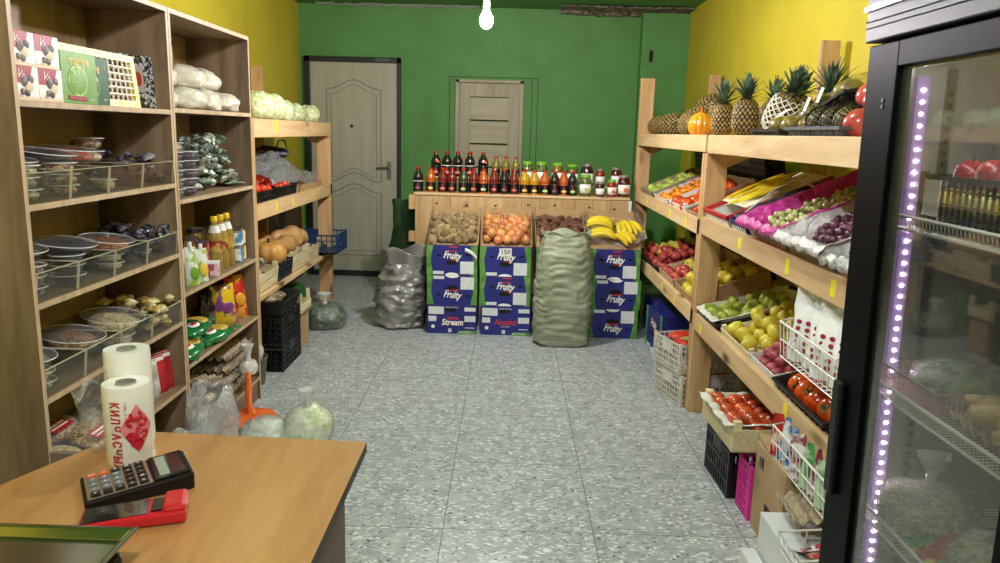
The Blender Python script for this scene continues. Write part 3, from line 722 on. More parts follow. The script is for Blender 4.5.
mb = MB().sheet(26, 16, lambda u, v: Vector(((u-.5)*.46, v*.56-.0, .04+.13*v+.07*abs(2*u-1)**2+.018*nz((u*6, v*6, 3))+(.0 if v > .1 else -.02))))
solo('plastic_liner', mb, m_clear, 'clear crumpled plastic liner around the bananas', 'plastic bag', T(.802, 5.50, 3*(BH+.001)+.0))

# bottle table
m_tab = wood('knotty_table_board', '#a58454', '#b99868', '#c8a878', 'Z', knots=True, grain=8)
t = thing('display_table', 'knotty board table behind the cartons carrying bottles and jars', 'table', T(.11, 6.03, 0))
part('table_top', MB().box(-.86, .86, -.01, .5, .995, 1.015), m_pineX, t, bevel=.002)
for k in range(12):
    x = -.85+k*.1417; part('front_board', MB().box(x, x+.139, 0, .018, .03, .994), m_tab, t)
part('side_board', MB().box(-.85, -.832, .019, .49, .03, .994), m_tab, t); part('side_board', MB().box(.832, .85, .019, .49, .03, .994), m_tab, t)
for k in range(7): part('wood_knot', MB().ell(.012, .004, .008, T(-.68+k*.24+.03*math.sin(k*3), -.001, .93+.01*math.sin(k*5)), 0, 8, 5), mat('dark_knot', '#3c2616', rough=.7), t)
part('white_edge', MB().box(.8505, .875, -.0, .02, 0, .99), m_white, t)
part('end_block', MB().box(-.9, -.852, -.01, .05, .88, .994), m_pineZ, t)
part('end_block', MB().box(-.9, -.852, -.01, .05, .62, .7), m_pineZ, t)
TZ = 1.015
# riser for the rear row
t = thing('riser_shelf', 'low wooden step lifting the rear row of bottles', 'shelf', T(.11, 6.34, TZ))
part('riser_top', MB().box(-.76, .0, -.055, .055, .105, .115), m_pineX, t)
part('riser_side', MB().box(-.76, -.75, -.05, .05, 0, .105), m_pineX, t); part('riser_side', MB().box(-.01, -.0, -.05, .05, 0, .105), m_pineX, t)
t = thing('riser_shelf', 'low wooden step lifting the rear row of jars', 'shelf', T(.11, 6.34, TZ))
part('riser_top', MB().box(.01, .84, -.06, .06, .055, .065), m_pineX, t)
part('riser_side', MB().box(.01, .02, -.05, .05, 0, .055), m_pineX, t); part('riser_side', MB().box(.83, .84, -.05, .05, 0, .055), m_pineX, t)
m_blab = mat('black_label', '#0d0c0e', rough=.4)
def glassy(name, c, r=.08): return mat(name, c, rough=r, coat=.8)
jc = {'red': glassy('red_juice', '#6a1512'), 'orange': glassy('orange_juice', '#b4501a'), 'yellow': glassy('yellow_juice', '#c08a16'), 'dark': glassy('dark_juice', '#150a0c'), 'olive': glassy('olive_juice', '#7b6a2c'), 'green': glassy('green_juice', '#2f3d16')}
fc = {'red': mat('label_fruit_red', '#c9402c', '#e88a6a', scale=60, rough=.5), 'yellow': mat('label_fruit_yellow', '#e2a83a', '#f0d080', scale=60, rough=.5), 'green': mat('label_fruit_green', '#86a84a', '#d8e2a0', scale=60, rough=.5), 'dark': mat('label_fruit_dark', '#5a3038', '#8a5a60', scale=60, rough=.5)}
m_rcap = mat('red_cap', '#b0241c', rough=.35)
def bottle(label, x, y, z, juice, fr, big=1.0, group=None, style=0):
    t = thing('juice_bottle', label, 'bottle', T(x, y, z), group); s = big
    pr = [(.020, 0), (.034, .002), (.036, .01), (.036, .085), (.0335, .09), (.036, .095), (.037, .112), (.033, .135), (.022, .158), (.016, .168), (.016, .182)]
    part('glass_body', MB().lathe([(r*s*1.13, h*s) for r, h in pr], 14), jc[juice], t)
    part('cap', MB().lathe([(.0175*s, .18*s), (.018*s, .182*s), (.018*s, .197*s), (.015*s, .199*s)], 14), m_rcap, t)
    lb = part('label', MB().lathe([(.0413*s, .012*s), (.0413*s, .082*s)], 14, cap=False), m_blab, t)
    mb = MB(); B = RX(90)
    mb.ell(.022*s, .013*s, .003, T(0, -.0419*s, .034*s) @ B, 0, 10, 5); mb.ell(.006*s, .009*s, .003, T(.001, -.0422*s, .06*s) @ B, 1, 8, 5)
    part('label_fruit', mb, [fc[fr], m_red], lb)
    if style == 1: part('label_band', MB().lathe([(.0416*s, .084*s), (.0416*s, .089*s)], 14, cap=False), m_paper, t)
    if style == 2: part('neck_tag', MB().add([(.0, -.03, .15), (.03, -.045, .13), (.034, -.047, .11), (.008, -.042, .12)], [(0, 1, 2, 3)]), mat('pink_tag', '#e0584a', rough=.5), t, solid=.001)
    return t
fr_row = [(431, -.624, 'orange', 'yellow'), (443, -.527, 'red', 'red'), (452, -.454, 'red', 'red'), (463.5, -.361, 'green', 'green'), (473.7, -.279, 'red', 'red'), (483.4, -.2, 'orange', 'green'), (494, -.115, 'red', 'red'), (504, -.034, 'dark', 'dark'), (513.9, .046, 'red', 'red'), (524.3, .13, 'yellow', 'yellow'), (534, .208, 'yellow', 'yellow'), (544.5, .292, 'orange', 'green'), (554, .37, 'dark', 'dark'), (563.3, .444, 'orange', 'yellow'), (571.8, .513, 'dark', 'green')]
ordn = 'first second third fourth fifth sixth seventh eighth ninth tenth eleventh twelfth thirteenth fourteenth fifteenth'.split()
desc = {'red': 'red', 'orange': 'orange', 'yellow': 'amber yellow', 'dark': 'nearly black', 'green': 'dark green', 'olive': 'pale olive'}
for i, (px, x, j, f_) in enumerate(fr_row):
    bottle('%s juice bottle in the front row, %s from the left' % (desc[j], ordn[i]), x, 6.1, TZ, j, f_, .98, 'juice bottles in the front row')
bottle('black juice bottle with red cap standing alone at the left end of the table', -.725, 6.1, TZ, 'dark', 'dark', 1.0, None, 1)
bx = [-.607, -.515, -.425, -.325, -.215]
for i, x in enumerate(bx):
    bottle('black bottle with red cap in the raised rear row, %s from the left' % ordn[i], x, 6.34, TZ+.115, 'dark', 'red', 1.03, 'black bottles in the rear row', 2 if i in (0, 4) else 1)
for i, x in enumerate((-.108, -.025, .056)):
    bottle('olive juice bottle in the rear row, %s of three beside the black bottles' % ordn[i], x, 6.34, TZ+.115-.0, 'olive', 'yellow', .86, 'olive juice bottles in the rear row', 0)
def jar(label, x, y, z, r, h, body, lid, lab=None, group=None):
    t = thing('preserve_jar', label, 'jar', T(x, y, z), group)
    part('glass_body', MB().lathe([(r*.7, 0), (r*.97, .004), (r, .015), (r, h*.66), (r*.9, h*.78), (r*.72, h*.85), (r*.72, h*.9)], 18), body, t)
    part('lid', MB().lathe([(r*.78, h*.87), (r*.8, h*.875), (r*.8, h*.985), (r*.74, h)], 18), lid, t)
    lb = part('label', MB().sheet(12, 2, lambda u, v: Vector((r*1.012*math.sin((u-.5)*2.4), -r*1.012*math.cos((u-.5)*2.4), h*(.14+.42*v)))), m_paper, t, solid=.0006)
    if lab: part('label_picture', MB().ell(r*.4, h*.12, .003, T(r*.25, -r*1.0, h*.32) @ RX(90), 0, 10, 5), lab, lb)
    return t
m_pick = mat('pickle_filling', '#2c3c14', '#6c7a2c', scale=40, rough=.12, coat=.8); m_glid = mat('bright_green_lid', '#7ab82c', rough=.35); m_slid = mat('silver_lid', '#a9a29c', rough=.3, metal=.6)
m_berry = mat('berry_filling', '#3a0c12', '#5c161c', scale=30, rough=.1, coat=.8); m_plumj = mat('plum_filling', '#1c0a16', '#33121f', scale=30, rough=.1, coat=.8); m_redj = mat('red_filling', '#7a150e', '#a3281c', scale=30, rough=.1, coat=.8)
m_mix = mat('mixed_filling', '#4a3a10', '#a06a20', scale=40, rough=.12, coat=.8)
g = 'preserve jars on the table'
jar('pickle jar with green lid at the front, right after the bottles', .616, 6.11, TZ, .05, .17, m_pick, m_glid, fc['green'], g)
jar('small plum jar with white label beside the front pickle jar', .736, 6.10, TZ, .037, .115, m_plumj, m_slid, None, g)
jar('red sauce jar with green lid near the right end of the front row', .83, 6.10, TZ, .038, .135, m_redj, m_glid, fc['red'], g)
jar('big dark berry jar at the right end of the front row', .928, 6.12, TZ, .052, .175, m_berry, m_slid, fc['red'], g)
for x, r, h, b_, l_, d_ in ((.152, .047, .19, m_pick, m_glid, 'pickle jar with green lid, first in the rear row of jars'), (.27, .052, .19, m_pick, m_glid, 'widest pickle jar with green lid, second in the rear row of jars'), (.403, .05, .185, m_mix, m_glid, 'mixed vegetable jar with green lid, third in the rear row of jars'),
                      (.53, .05, .175, m_pick, m_glid, 'dark pickle jar with green lid, fourth in the rear row of jars'), (.65, .055, .185, m_plumj, m_slid, 'plum jar with silver lid in the rear row of jars'), (.76, .04, .145, m_redj, m_slid, 'small red jar with silver lid in the rear row of jars'), (.895, .048, .16, m_berry, m_slid, 'berry jar with silver lid at the right end of the rear row')):
    jar(d_, x, 6.34, TZ+.065, r, h, b_, l_, fc['green'] if b_ is m_pick else None, g)
# ------------------------------------------------------------ right racks: the trays
m_wtray = mat('white_carton', '#d9d6cf', '#e6e3dc', scale=30, rough=.7)
m_gcard = mat('grey_brown_carton', '#8d7c66', '#9d8c76', scale=30, rough=.85)
m_bcrate = mat('black_crate_plastic', '#0d0e10', '#16171a', scale=30, rough=.4)
m_wcrate = mat('white_crate_plastic', '#c9c4ba', '#d8d3ca', scale=20, rough=.5)
m_bcart = mat('blue_grape_carton', '#1e2350', '#2a3068', scale=20, rough=.5)
m_pinkf = film('pink_plastic_film', '#e83cb4', .62, .25, wr=.7, wscale=26, tint='#ff8fd8', edge=.3, clump=.3)
m_whitef = film('white_plastic_film', '#e9e4e6', .72, .3, wr=.7, wscale=22, tint='#f6f0f4', edge=.3, clump=.3)
def floor_liner(M, w, d, h, m, label, cat='liner', seed=0, drop=.07, name='tray_liner', under=None):
    """soft sheet lining a tray, spilling over its front and side rims"""
    def fn(u, v):
        x = (u-.5)*2; y = v*2-.35; ex = max(0, abs(x)-.78)/.22; X_ = x*w*.5*(1+.04*(abs(x) > .9)); Y_ = y*d/1.65
        z = .012+(h+.012)*min(1, ex*1.6); fy = max(0, .12-y)/.12
        z = max(z, .012+(h+.012)*min(1, max(0, fy)))
        if y < -.08: z -= drop*min(1, (-.08-y)/.27); Y_ = -.012-.03*min(1, (-.08-y)/.1)
        if y > 1.45: z = max(z, .012+h*(y-1.45)/.2)
        n = nz((u*9, v*9, seed), 1)
        return Vector((X_+n*.008, Y_+n*.006, z+n*.012+abs(n)*.006))
    return solo(name, MB().sheet(34, 34, fn), m, label, cat, M, solid=.0012)
# far half, middle shelf
def on(y, zd, tilt, x=1.07): return T(1.062, y, zd+.002) @ RZ(-90) @ RX(tilt) @ T(0, x-1.062, 0)
A = on(5.72, 1.02, 23); carton_tray('carton_tray', 'grey brown cardboard tray of green apples at the far end of the middle shelf', A, .46, .44, .085, m_gcard)
pile('apple', [apple('g')], A, -.22, .22, .05, .40, .078, 'pale green apple in the farthest middle tray', 'apple', 'green apples in the far cardboard tray', z0=.05, jit=.3)
A = on(5.18, 1.02, 23); carton_tray('carton_tray', 'white printed carton of tangerines on the middle shelf near the green apples', A, .46, .44, .075, m_wtray)
pile('tangerine', [tangerine(0)], A, -.22, .22, .03, .42, .066, 'orange tangerine in the white printed carton', 'tangerine', 'tangerines in the white carton', z0=.05, jit=.35, lay=1)
for k in range(9):
    x, y = RN.uniform(-.17, .17), RN.uniform(.05, .38)
    mb = MB().sheet(3, 5, lambda u, v: Vector(((u-.5)*.03*math.sin(PI*min(.97, v+.05)), v*.075, .012*math.sin(PI*v)+.004*abs(u-.5))))
    put('tangerine_leaf', mb.mesh('tangerine_leaf', m_leafd), A @ T(x, y, .085) @ RZ(RN.uniform(0, 360)), 'dark green leaf lying among the tangerines', 'leaf', 'leaves among the tangerines')
A = on(4.68, 1.02, 23); lath_crate('whitewashed wooden crate of tangerines and persimmons beside the rack post', A, .42, .44, .075, None, 2, m_wtray, m_wtray, hp=.085)
pile('persimmon', [persimmon(0)], A, -.19, .19, .02, .42, .084, 'orange red persimmon in the whitewashed crate on the middle shelf', 'persimmon', 'persimmons in the whitewashed crate', z0=.05, jit=.3)
A = on(4.26, 1.02, 23); carton_tray('carton_tray', 'plain cardboard tray of tomatoes behind the middle rack post', A, .34, .44, .07, m_gcard)
pile('tomato', [tomato(0)], A, -.16, .16, .03, .41, .07, 'red tomato in the plain tray behind the middle post', 'tomato', 'tomatoes behind the middle post', z0=.045, jit=.3)
# far half, lower shelf
A = on(5.58, .52, 15); tub_tray('large black tray of red and yellow apples at the far end of the lower shelf', A, .82, .46, .09, m_bcrate)
pile('apple', [apple('r')], A, -.36, .36, .03, .43, .08, 'dark red apple in the large black tray', 'apple', 'red apples in the black tray', z0=.06, jit=.3, lay=2, dz=.05, keep=lambda x, y, l: (x > -.12 or y < .12) and (l == 0 or RN.random() < .7))
pile('apple', [apple('y')], A, -.38, -.05, .1, .43, .08, 'yellow apple at the far end of the large black tray', 'apple', 'yellow apples in the black tray', z0=.085, jit=.3)
A = on(4.87, .52, 15); carton_tray('carton_tray', 'open cardboard carton of red and yellow apples between the black tray and the middle post', A, .46, .46, .10, mat('tan_carton', '#b49a74', '#c2a984', scale=20, rough=.85), hb=.13)
pile('apple', [apple('r')], A, -.21, .21, .03, .2, .08, 'red apple at the front of the cardboard carton', 'apple', 'red apples in the carton', z0=.075, jit=.3)
pile('apple', [apple('y')], A, -.21, .21, .19, .43, .08, 'yellow apple behind the red ones in the cardboard carton', 'apple', 'yellow apples in the carton', z0=.08, jit=.3)
A = on(4.38, .52, 15); carton_tray('carton_tray', 'cardboard carton of yellow quinces right behind the middle post', A, .44, .46, .10, m_card, hb=.16)
pile('quince', [quince(0), quince(1)], A, -.2, .2, .03, .43, .085, 'yellow quince in the carton behind the middle post', 'quince', 'quinces behind the middle post', z0=.07, jit=.3, lay=2, dz=.05)
# near half, middle shelf
ZM = 1.037
A = on(3.765, ZM, 23); t = carton_tray('open_carton', 'long white carton with red rims holding yellow wrapped packs', A, .42, .52, .085, m_wtray)
m_redrim = mat('red_carton_rim', '#c22631', rough=.5); m_ypack = mat('yellow_wrapper', '#d9b416', '#eede38', scale=14, rough=.35, rnd=.08, spots='#7a9030', sscale=26, sth=.16)
for sx in (-1, 1): part('red_rim', MB().box(min(sx*.212, sx*.198), max(sx*.212, sx*.198), 0, .52, .086, .106), m_redrim, t)
part('red_rim', MB().box(-.212, .212, -.006, .008, .086, .106), m_redrim, t)
part('lid_flap', MB().box(-.20, .20, .1, .5, .108, .112), mat('cream_lid', '#e8e0c4', rough=.6), t)
mb = MB()
mb.ell(1, .4, .3, S(.5, .5, .4) @ T(0, 0, 0), 0, 12, 8, lambda v: Vector((v.x*.04, v.y*.5, v.z*.07)))
yp = mb.mesh('wrapped_pack', m_ypack)
for k in range(11):
    put('wrapped_pack', yp, A @ T(-.16+.032*k+RN.uniform(-.006, .006), .24+RN.uniform(-.09, .12), .128+RN.uniform(-.004, .01)) @ RZ(RN.uniform(-9, 9)) @ S(1, RN.uniform(.9, 1.5), 1), 'long yellow wrapped pack in the red rimmed carton', 'packet', 'yellow packs in the red rimmed carton')
A = on(3.40, ZM, 23); carton_tray('open_carton', 'narrow dark blue carton under black netting between the yellow packs and pink liner', A, .24, .5, .10, m_bcart, cat='box')
mb = MB()
for k in range(7): mb.box(-.09+k*.03, -.078+k*.03, -.0014, .0, .02, .075)
mb.tube([(-.08, .05, .1), (-.05, .2, .16), (.03, .3, .19), (.08, .34, .14), (.085, .33, .1)], .004, 6, None, 1)
solo('carton_print', mb, [m_logo, m_white], 'white print and white carrying cord on the narrow blue carton', 'print', A @ T(0, -.001, 0))
m_bnet = mat('black_netting', '#0b0b0d', rough=.6)
def net_patch(mb, fn, nu, nv, r, m=0):
    for i in range(nu+1):
        for sgn in (1, -1):
            pts = []
            for j in range(nv+1):
                u = (i/nu+sgn*j/nv*.5*1.0) % 1.0 if sgn else 0; pts.append(fn(u, j/nv))
            seg = [pts[0]]
            for a, b in zip(pts, pts[1:]):
                if (b-a).length > .09: 
                    if len(seg) > 1: mb.tube(seg, r, 3, None, m)
                    seg = [b]
                else: seg.append(b)
            if len(seg) > 1: mb.tube(seg, r, 3, None, m)
mb = MB().sheet(24, 24, lambda u, v: Vector(((u-.5)*.21, .02+v*.46, .105+.03*math.sin(PI*u)*math.sin(PI*v)+.016*nz((u*7, v*12, 3)))))
solo('netting', mb, m_bnet, 'bunched black netting covering the narrow blue carton', 'netting', A, solid=.002)
def grapes(A, x0, x1, y0, y1, z, m, label, group, n, name='grape_bunch'):
    g0 = MB(); g0.ell(.0115, .0115, .0125, None, 0, 8, 6); gm = g0.mesh('grape', m, 80); out = []
    for b in range(n):
        t = thing(name, label % ordn[b] if '%s' in label else label, 'grapes', A @ T(x0+(x1-x0)*RN.random(), y0+(y1-y0)*(b+.5)/n, z), group)
        mb = MB().tube([(0, -.05, .015), (.005, 0, .02), (0, .06, .025), (.012, .085, .045)], .002, 5); part('grape_stalk', mb, m_stem, t)
        for k in range(26):
            u = k/25; rr = .034*math.sin(PI*(.15+.75*u))+.008; a = k*2.4
            o = bpy.data.objects.new('grape', gm); COL.objects.link(o); o.parent = t
            o.matrix_local = T(rr*math.cos(a)*1.2, -.06+.12*u, .008+abs(math.sin(a))*rr*.8) @ S(1, 1, 1)
        out.append(t)
    return out
m_ggr = mat('green_grape_skin', '#a3a862', '#c9cc94', scale=20, rough=.25, rnd=.12, coat=.3); m_pgr = mat('purple_grape_skin', '#4a2434', '#74465a', scale=20, rough=.3, rnd=.25, coat=.3); m_dgr = mat('dark_grape_skin', '#16161f', '#2a2a3a', scale=20, rough=.3, rnd=.2, coat=.3)
A = on(3.01, ZM, 23); carton_tray('carton_tray', 'grape tray hidden under the bright pink plastic liner', A, .43, .5, .09, m_gcard)
floor_liner(A, .45, .52, .13, m_pinkf, 'bright pink plastic liner draped over the green grape tray', seed=1, drop=.03)
ggs = [(-.11, .12), (0, .11), (.11, .13), (-.1, .25), (.01, .26), (.12, .27), (-.09, .38), (.03, .39)]
def bunches(A, spots, z, m, labf, group):
    g0 = MB(); g0.ell(.0135, .0135, .015, None, 0, 8, 6); gm = g0.mesh('grape', m, 80)
    st = MB().tube([(0, -.05, .015), (.005, 0, .02), (0, .05, .025), (.012, .07, .05)], .002, 5).mesh('grape_stalk', m_stem)
    for b, (x, y) in enumerate(spots):
        t = thing('grape_bunch', labf, 'grapes', A @ T(x, y, z) @ RZ(RN.uniform(-40, 40)), group)
        part('grape_stalk', st, None, t)
        for k in range(22):
            u = k/21; rr = .032*math.sin(PI*(.15+.75*u))+.010; a = k*2.4
            o = bpy.data.objects.new('grape', gm); COL.objects.link(o); o.parent = t
            o.matrix_local = T(rr*math.cos(a)*1.25, -.06+.12*u, .012+abs(math.sin(a))*rr*.9)
bunches(A, ggs, .075, m_ggr, 'bunch of pale green grapes on the pink plastic liner', 'green grape bunches on the pink liner')
A = on(2.575, ZM, 23); carton_tray('carton_tray', 'grape tray hidden under the white plastic liner', A, .40, .5, .09, m_gcard)
floor_liner(A, .43, .52, .125, m_whitef, 'crumpled white plastic liner under the purple grapes', seed=5, drop=.03)
bunches(A, [(-.1, .13), (0, .12), (.11, .13), (-.08, .25), (.05, .26), (.13, .3), (-.13, .2), (.0, .2)], .075, m_pgr, 'bunch of purple grapes on the white plastic liner', 'purple grape bunches on the white liner')
A = on(2.21, ZM, 23); carton_tray('carton_tray', 'dark grape tray partly hidden by the fridge', A, .28, .5, .08, m_gcard)
floor_liner(A, .30, .52, .11, film('clear_tray_film', '#eef0f2', .3, .15, wr=.7, wscale=20, edge=.4, clump=.4), 'clear crumpled plastic around the dark grapes next to the fridge', seed=9, drop=.03)
bunches(A, [(-.1, .1), (0, .12), (.1, .1), (-.05, .24), (.07, .24)], .07, m_dgr, 'bunch of almost black grapes in the tray next to the fridge', 'dark grape bunches next to the fridge')
# near half, lower shelf
ZL = .512
m_linerp = mat('white_liner_paper', '#cfccc2', '#e2dfd6', scale=10, rough=.7)
A = on(3.80, ZL, 15); tub_tray('black tray of green pears right in front of the middle post', A, .36, .5, .09, m_bcrate)
floor_liner(A @ T(0, .02, .006), .33, .46, .07, m_linerp, 'white paper lining the black tray of green pears', seed=3, drop=.0)
pile('pear', [pear(0), pear(1)], A, -.16, .16, .03, .45, .075, 'green pear on white paper in the black tray', 'pear', 'green pears in the black tray', z0=.08, jit=.3)
A = on(3.34, ZL, 15); lath_crate('pale wooden crate of yellow quinces between the pears and plums', A, .45, .5, .085, None, 1, m_lathX, m_lath, hp=.10)
pile('quince', [quince(0), quince(1)], A, -.2, .2, .03, .47, .086, 'yellow quince in the pale wooden crate', 'quince', 'quinces in the wooden crate', z0=.07, jit=.3, lay=2, dz=.05, keep=lambda x, y, l: l == 0 or y > .1)
A = on(2.96, ZL, 15); carton_tray('carton_tray', 'white carton of dull red plums between quinces and persimmons', A, .30, .5, .09, m_wtray)
pile('plum', [plum(0), plum(1)], A, -.14, .14, .02, .46, .066, 'dusty red plum in the white carton', 'plum', 'plums in the white carton', z0=.06, jit=.3, lay=2, dz=.045)
A = on(2.56, ZL, 15); tub_tray('black tray of large persimmons at the near end of the lower shelf', A, .46, .5, .09, m_bcrate)
def persimmons(A, spots, label, group, calyx=True, z=.07, sc=(1, 1.15)):
    pm = persimmon(0)
    for x, y, dz in spots:
        t = put('persimmon', pm, A @ T(x, y, z+dz) @ Matrix.Rotation(RN.uniform(-.9, .9), 4, 'X') @ Matrix.Rotation(RN.uniform(-.7, .7), 4, 'Y') @ RZ(RN.uniform(0, 360)) @ S(*[RN.uniform(*sc)]*3), label, 'persimmon', group)
        if calyx: part('calyx', calm, None, t)
mb = MB()
for k in range(4):
    a = PI/2*k; c, s_ = math.cos(a), math.sin(a); w_ = .02
    mb.add([(0, 0, .036), (c*w_*.6-s_*w_*.5, s_*w_*.6+c*w_*.5, .0385), (c*w_, s_*w_, .041), (c*w_*.6+s_*w_*.5, s_*w_*.6-c*w_*.5, .0385)], [(0, 3, 2, 1)])
mb.tube([(0, 0, .034), (0, 0, .046)], .003, 6); calm = mb.mesh('calyx', m_calyx)
sp = [(x, y, z) for x, y, z in [(-.16, .07, 0), (-.07, .06, .0), (.02, .06, 0), (.11, .07, 0), (.18, .08, 0), (-.17, .17, .01), (-.08, .16, .03), (.01, .15, .04), (.1, .16, .035), (.17, .19, .01), (-.13, .26, .01), (-.03, .26, .02), (.06, .27, .02), (.15, .3, .01), (-.15, .36, 0), (-.04, .37, 0), (.07, .38, 0)]]
persimmons(A, sp, 'large glossy orange persimmon in the black tray', 'persimmons in the near black tray', sc=(1.1, 1.3))

# ------------------------------------------------------------ top of the right racks
m_pine1 = mat('pineapple_rind', '#5f4a22', '#8d7431', scale=50, rough=.6, rnd=.15, spots='#3a2c16', sscale=60, sth=.1)
m_pine2 = mat('pineapple_gap', '#2c2012', rough=.8); m_pine3 = mat('pineapple_eye', '#8a6a3a', '#b89a5c', scale=50, rough=.5, rnd=.15)
m_crown = mat('pineapple_leaf', '#34463a', '#6a8068', scale=18, rough=.5, rnd=.15)
@cache
def rind(i):
    mb = MB(); n, k = 64, 44; R_, Hh = .062, .1
    def f(v):
        a = math.atan2(v.y, v.x); z = v.z
        b = abs(math.sin(a*8+z*95))*abs(math.sin(a*8-z*95)); s_ = 1+.16*b*(1-(z/Hh)**4)
        return Vector((v.x*s_, v.y*s_, z))
    def prof(j): 
        u = j/k; z = Hh*(2*u-1); return R_*(1-abs(2*u-1)**3.4)**.5*(1-.12*u)+.002, z
    vs = []; fs = []
    for j in range(k+1):
        r_, z = prof(j)
        for i_ in range(n): a = 2*PI*i_/n; vs.append(f(Vector((r_*math.cos(a), r_*math.sin(a), z))))
    for j in range(k):
        for i_ in range(n): fs.append((j*n+i_, j*n+(i_+1) % n, (j+1)*n+(i_+1) % n, (j+1)*n+i_))
    mm = []
    for j in range(k):
        z = Hh*(2*(j+.5)/k-1)
        for i_ in range(n):
            a = 2*PI*(i_+.5)/n; b = abs(math.sin(a*8+z*95))*abs(math.sin(a*8-z*95)); mm.append(1 if b < .22 else 2 if b > .72 else 0)
    mb.add(vs, fs, None, mm, True); return mb.mesh('pineapple_rind', [m_pine1, m_pine2, m_pine3], 80)
@cache
def crown(i):
    mb = MB(); r = random.Random(i)
    for k in range(44):
        u = k/43; a = k*2.4+r.uniform(-.2, .2); L = (.055+.05*(1-abs(u-.55)))*r.uniform(.8, 1.15)*(1.25 if i else 1); out = (1-u)*1.15+.12; w_ = .0155
        pts = []
        for q in range(6):
            v = q/5; rad = .014*(1-u)+L*v*math.sin(out)*(1+.25*v*(1-u)); zz = .09*u*.55+L*v*math.cos(out)-(.03*v*v*(1-u)); ww = w_*(1-v)**.6*(1 if v > 0 else .8)
            c, s_ = math.cos(a), math.sin(a); pts += [(rad*c-s_*ww, rad*s_+c*ww, zz), (rad*c-c*.003, rad*s_-s_*.003, zz+.0), (rad*c+s_*ww, rad*s_-c*ww, zz)]
        fs = []
        for q in range(5): fs += [(q*3, q*3+1, q*3+4, q*3+3), (q*3+1, q*3+2, q*3+5, q*3+4)]
        mb.add(pts, fs)
    return mb.mesh('pineapple_crown', m_crown)
def pineapple(label, M, i=0, cr=True, s=1.0, net=None):
    t = thing('pineapple', label, 'pineapple', M @ S(s, s, s), 'pineapples on top of the right rack')
    part('rind', rind(0), None, t, M=T(0, 0, .1))
    if cr: part('leaf_crown', crown(i), None, t, M=T(0, 0, .185))
    if net:
        mb = MB()
        for q in range(12):
            for sg in (1, -1):
                pts = []
                for j in range(13):
                    z = net[0]+(net[1]-net[0])*j/12; a = 2*PI*q/12+sg*j*.26; u = z/.2; r_ = .0665*(1-abs(2*min(1, max(0, u))-1)**3.4)**.5*(1-.12*u)+.012
                    pts.append((r_*math.cos(a), r_*math.sin(a), z))
                mb.tube(pts, .0028, 4)
        part('foam_net', mb, net[2], t, label='foam net sleeve')
    return t
Z1 = 1.507
m_fnet = mat('white_foam_net', '#e8e6e0', rough=.7); m_ynet = mat('yellow_foam_net', '#e0b51e', rough=.7)
pineapple('pineapple with a loose wide pale crown, just right of the ribbed gourd', T(1.17, 4.27, Z1) @ RZ(20), 1, s=.92)
pineapple('upright pineapple with dark short crown, second from the gourd', T(1.17, 3.86, Z1) @ RZ(70), 0, s=.98)
pineapple('pineapple standing behind, with its dark crown leaning between the second and the netted one', T(1.32, 3.98, Z1) @ RY(8), 0, s=.98)
pineapple('pineapple in a white foam net leaning left beside the black tray', T(1.25, 3.66, Z1+.018) @ RZ(-90) @ RY(20) @ RX(-12), 0, s=1.05, net=(.0, .17, m_fnet))
pineapple('pineapple in a yellow foam net standing behind the white netted one', T(1.41, 3.84, Z1) @ RX(8), 0, s=1.08, net=(.03, .19, m_ynet))
pineapple('rearmost tall pineapple with big crown beside the wall plank', T(1.52, 3.78, Z1+.0) @ RX(14), 1, s=1.12)
for k, (x, y, ry, rz, s, z) in enumerate([(1.28, 5.30, 84, -75, 1.5, 0), (1.22, 5.72, 84, -60, 1.3, 0), (1.17, 5.02, 80, -85, 1.15, 0), (1.42, 5.45, 86, -80, 1.6, .09), (1.16, 6.0, 80, -70, 1.15, 0), (1.38, 5.05, 86, -100, 1.5, .03)]):
    pineapple('pineapple lying flat, %s of the far pile' % ['biggest in the middle', 'second from the far post', 'nearest the gourd', 'topmost one', 'closest to the far post', 'rear one behind the gourd'][k], T(x, y, Z1+.068*s+z) @ RZ(rz) @ RY(ry) @ T(0, 0, -.1*s), 0, cr=(k == 1), s=s*.92)
# ribbed orange gourd wrapped in film
t = thing('ornamental_gourd', 'ribbed orange gourd in clear wrap between the pineapples', 'gourd', T(1.15, 4.68, Z1))
mb = MB().lathe([(.004, 0), (.04, .002), (.062, .02), (.074, .05), (.072, .085), (.056, .115), (.034, .135), (.014, .145), (.003, .147)], 60, fn=lambda a, k, r, z: r*(1-.09*abs(math.cos(a*6))**6))
part('gourd_body', mb, mat('orange_gourd_skin', '#d98414', '#eba22c', scale=8, rough=.2, coat=.6), t)
part('gourd_stem', MB().tube([(0, 0, .14), (.004, 0, .155), (0, .004, .17)], [.008, .006, .012], 7), mat('orange_stem', '#c8641c', rough=.6), t)
mb = MB().add([(0, 0, .16), (-.04, 0, .19), (-.034, 0, .176), (0, 0, .16), (.045, .01, .195), (.04, .01, .18)], [(0, 1, 2), (3, 4, 5)]); part('wrap_tail', mb, m_clear, t)
